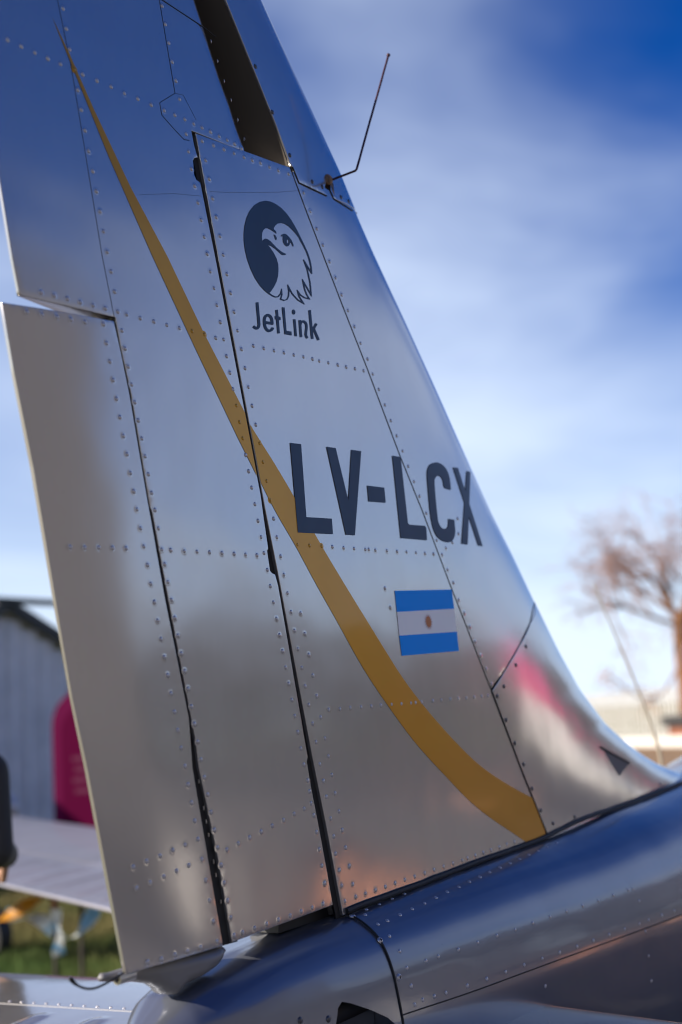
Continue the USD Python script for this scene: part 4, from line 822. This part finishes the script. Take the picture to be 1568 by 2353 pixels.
def grow(p, d, L, r, lev):
    n = 5; pts = [p]; dd = d / np.linalg.norm(d)
    for k in range(n):
        dd = dd + r2.normal(0, .16, 3) + np.array([0, 0, (.05 if lev < 2 else -.06)]); dd /= np.linalg.norm(dd); pts.append(pts[-1] + dd * L / n)
    (limbs if lev < 2 else twigs).append(tube(pts, np.linspace(r, r * .55, n + 1), 6 if lev < 2 else 4, cap=False))
    if lev == 4: tips.append(pts[-1]); return
    for k in range((5, 4, 4, 3)[lev]):
        i = r2.integers(2, n + 1); nd = dd + r2.normal(0, .62, 3); grow(np.array(pts[i]), nd, L * r2.uniform(.5, .75), r * .5, lev + 1)
for az, el, L in ((180, 38, 1.7), (165, 62, 1.8), (200, 18, 1.5), (110, 60, 1.6), (60, 50, 1.5), (0, 45, 1.6), (-50, 55, 1.5), (-110, 45, 1.5)):
    a, e = math.radians(az), math.radians(el); grow(trk[-1] - [0, 0, r2.uniform(0, .5)], (hd_ * math.cos(a) + ad_ * math.sin(a)) * math.cos(e) + np.array([0, 0, math.sin(e)]), L, .05, 0)
obj('limbs', cat(limbs), bark, tree, smooth=True); tag(obj('twigs', cat(twigs), twig, tree, smooth=True), kind='stuff')
lv = []
for c0, n_, sp3 in (((1396, 1557), 60, (.10, .08)), ((1440, 1585), 36, (.22, .07)), ((1494, 1612), 50, (.12, .14))):
    q = (at([c0], TD - 1)[0] - np.array([tb[0], tb[1], 0])) / TS
    for k in range(n_):
        o_ = hd_ * r2.normal(0, sp3[0]) + ad_ * r2.normal(0, .1) + np.array([0, 0, r2.normal(0, sp3[1])]); u = r2.normal(0, 1, 3); u /= np.linalg.norm(u); v = np.cross(u, r2.normal(0, 1, 3)); v /= np.linalg.norm(v)
        lv.append(trimesh.Trimesh([q + o_, q + o_ + u * .035 + v * .02, q + o_ + u * .08, q + o_ + u * .035 - v * .02], [[0, 1, 2], [0, 2, 3]], process=False))
dr_ = [(at([p_], TD - 1)[0] - np.array([tb[0], tb[1], 0])) / TS for p_ in ((1390, 1552), (1440, 1582), (1495, 1608), (1545, 1560), (1575, 1480))]
obj('drooping_branch', tube(smoothline(dr_, 20), np.linspace(.012, .035, 20), 5), twig, tree)
tag(obj('dead_leaves', cat(lv), plain('dead_leaf', (.30, .12, .03), .7), tree, smooth=False), kind='stuff')

# ---- right-hand side of the apron, out of view: guessed from the paint's reflections
han = thing('workshop_hangar', (0, 0, 0)); tag(han, 'grey ribbed workshop hangar across the apron, mirrored in the paint', 'hangar')
tan_m = noisy('workshop_tan', (.10, .094, .092), (.145, .136, .132), 1.2, .8)
obj('wall', box((-1.6, -14.0, 4.5), (27.6, .3, 9.0)), tan_m, han, smooth=False)
for k in range(4): obj('door_panel', box((-9 + k * 4.2, -13.80, 2.3), (4.0, .08, 4.6)), noisy(f'door_grey_{k}', (.10, .11, .12), (.15, .155, .16), 2., .7), han, smooth=False)
obj('parapet', box((-1.6, -13.95, 9.15), (28.0, .5, .3)), trim_m, han, smooth=False); obj('roof', box((-1.6, -20.2, 8.8), (27.6, 12, .2)), tan_m, han, smooth=False)
for k in range(7): obj('wall_rib', box((-14 + k * 4.2, -13.82, 4.5), (.12, .06, 9.0)), tan_m, han, smooth=False)
tent = thing('added_tent', (15, -5.6, 0), -8); UsdGeom.Xformable(tent).AddScaleOp().Set(Gf.Vec3f(1.0, .45, 1.05)); tag(tent, 'white tent with magenta trim added out of view for the streak mirrored in the fillet', 'tent')  # tent made up to give the fillet its white and magenta streak
tw_m = plain('tent_white', (.78, .77, .76), .7); tm_m = plain('tent_magenta', (.70, .02, .16), .6)
obj('canopy', trimesh.convex.convex_hull([(-1.5, -1.5, 2.2), (1.5, -1.5, 2.2), (-1.5, 1.5, 2.2), (1.5, 1.5, 2.2), (0, 0, 3.0)]), tm_m, tent, smooth=False)
for a in range(4):
    c_, s_ = (-1, -1, 1, 1)[a] * 1.45, (-1, 1, -1, 1)[a] * 1.45; obj('leg', tube([(c_, s_, 0), (c_, s_, 2.2)], .03, 8), bare, tent)
obj('side_wall', box((-1.46, .2, 1.6), (.02, 2.5, 1.0)), tw_m, tent, smooth=False); obj('valance', box((-1.51, 0, 2.1), (.02, 3.02, .2)), tm_m, tent, smooth=False)
mw = noisy('hedge_leaf', (.034, .031, .027), (.066, .057, .05), 3., .9)
ROW = [(50 - k * 4.6, -22 - k * 3.0, r2.uniform(4.6, 6.6)) for k in range(9)] + [(58, -19, 7.5), (62, -14.5, 8.2), (64, -9.5, 7.2), (66, -4.5, 8.0), (68, .5, 7.4)]
for k, (x_, y_, hgt) in enumerate(ROW):
    th_ = thing('far_tree', (x_, y_, 0)); tag(th_, 'leafless grey brown tree in the row across the apron, mirrored in the paint', 'tree', 'row of trees across the apron')
    cr = trimesh.creation.icosphere(3, 1.0); n_ = meshkit.fbm(cr.vertices * 2.3 + k * 9, 3, k)[:, None]; cr.vertices *= (.65 + .7 * n_); cr.vertices *= [3.0, 3.0, hgt * .40]; cr.apply_translation((0, 0, hgt * .62)); obj('crown', cr, mw, th_); obj('trunk', tube([(0, 0, -.1), (0, 0, hgt * .5)], [.22, .15], 8), bark, th_)

# ---- drums made up on the apron to mirror pale and peach patches in the fin
for k, (x_, y_, c_, lb) in enumerate(((6.2, -6.4, (.74, .72, .69), 'added white steel drum out of view on the apron, mirrored low in the rudder'), (7.0, -4.9, (.70, .30, .16), 'added orange steel drum out of view on the apron, mirrored beside the gold stripe'), (8.4, -4.7, (.66, .34, .22), 'added faded peach steel drum out of view on the apron, mirrored below the gold stripe'))):
    dth = thing('added_drum', (x_, y_, 0)); tag(dth, lb, 'drum')
    prf = np.array([(0, 0), (.29, 0), (.30, .02), (.29, .04), (.285, .29), (.30, .31), (.285, .33), (.285, .58), (.30, .60), (.285, .62), (.29, .86), (.30, .88), (.28, .88), (.27, .87), (0, .87)])
    dm = trimesh.creation.revolve(prf, sections=28); obj('shell', dm, plain(f'drum_paint_{k}', c_, .5), dth, smooth=30); obj('bung', trimesh.creation.cylinder(.035, .02).apply_translation((.15, 0, .88)), steel, dth)

pp = at([(1572, 1690)], 43.0)[0]; zt_ = at([(1572, 1662)], 43.0)[0, 2]
pil = thing('brick_pier', (pp[0], pp[1], 0)); tag(pil, 'reddish brick pier with a dark cap at the foot of the bare tree', 'pier')
obj('shaft', box((0, 0, zt_ * .5), (.75, .75, zt_ * .98)), noisy('pier_brick', (.20, .07, .04), (.30, .13, .08), 6., .85), pil, smooth=False); obj('cap', box((0, 0, zt_ + .12), (1.1, 1.1, .34)), plain('pier_cap', (.02, .02, .022), .7), pil, smooth=False)
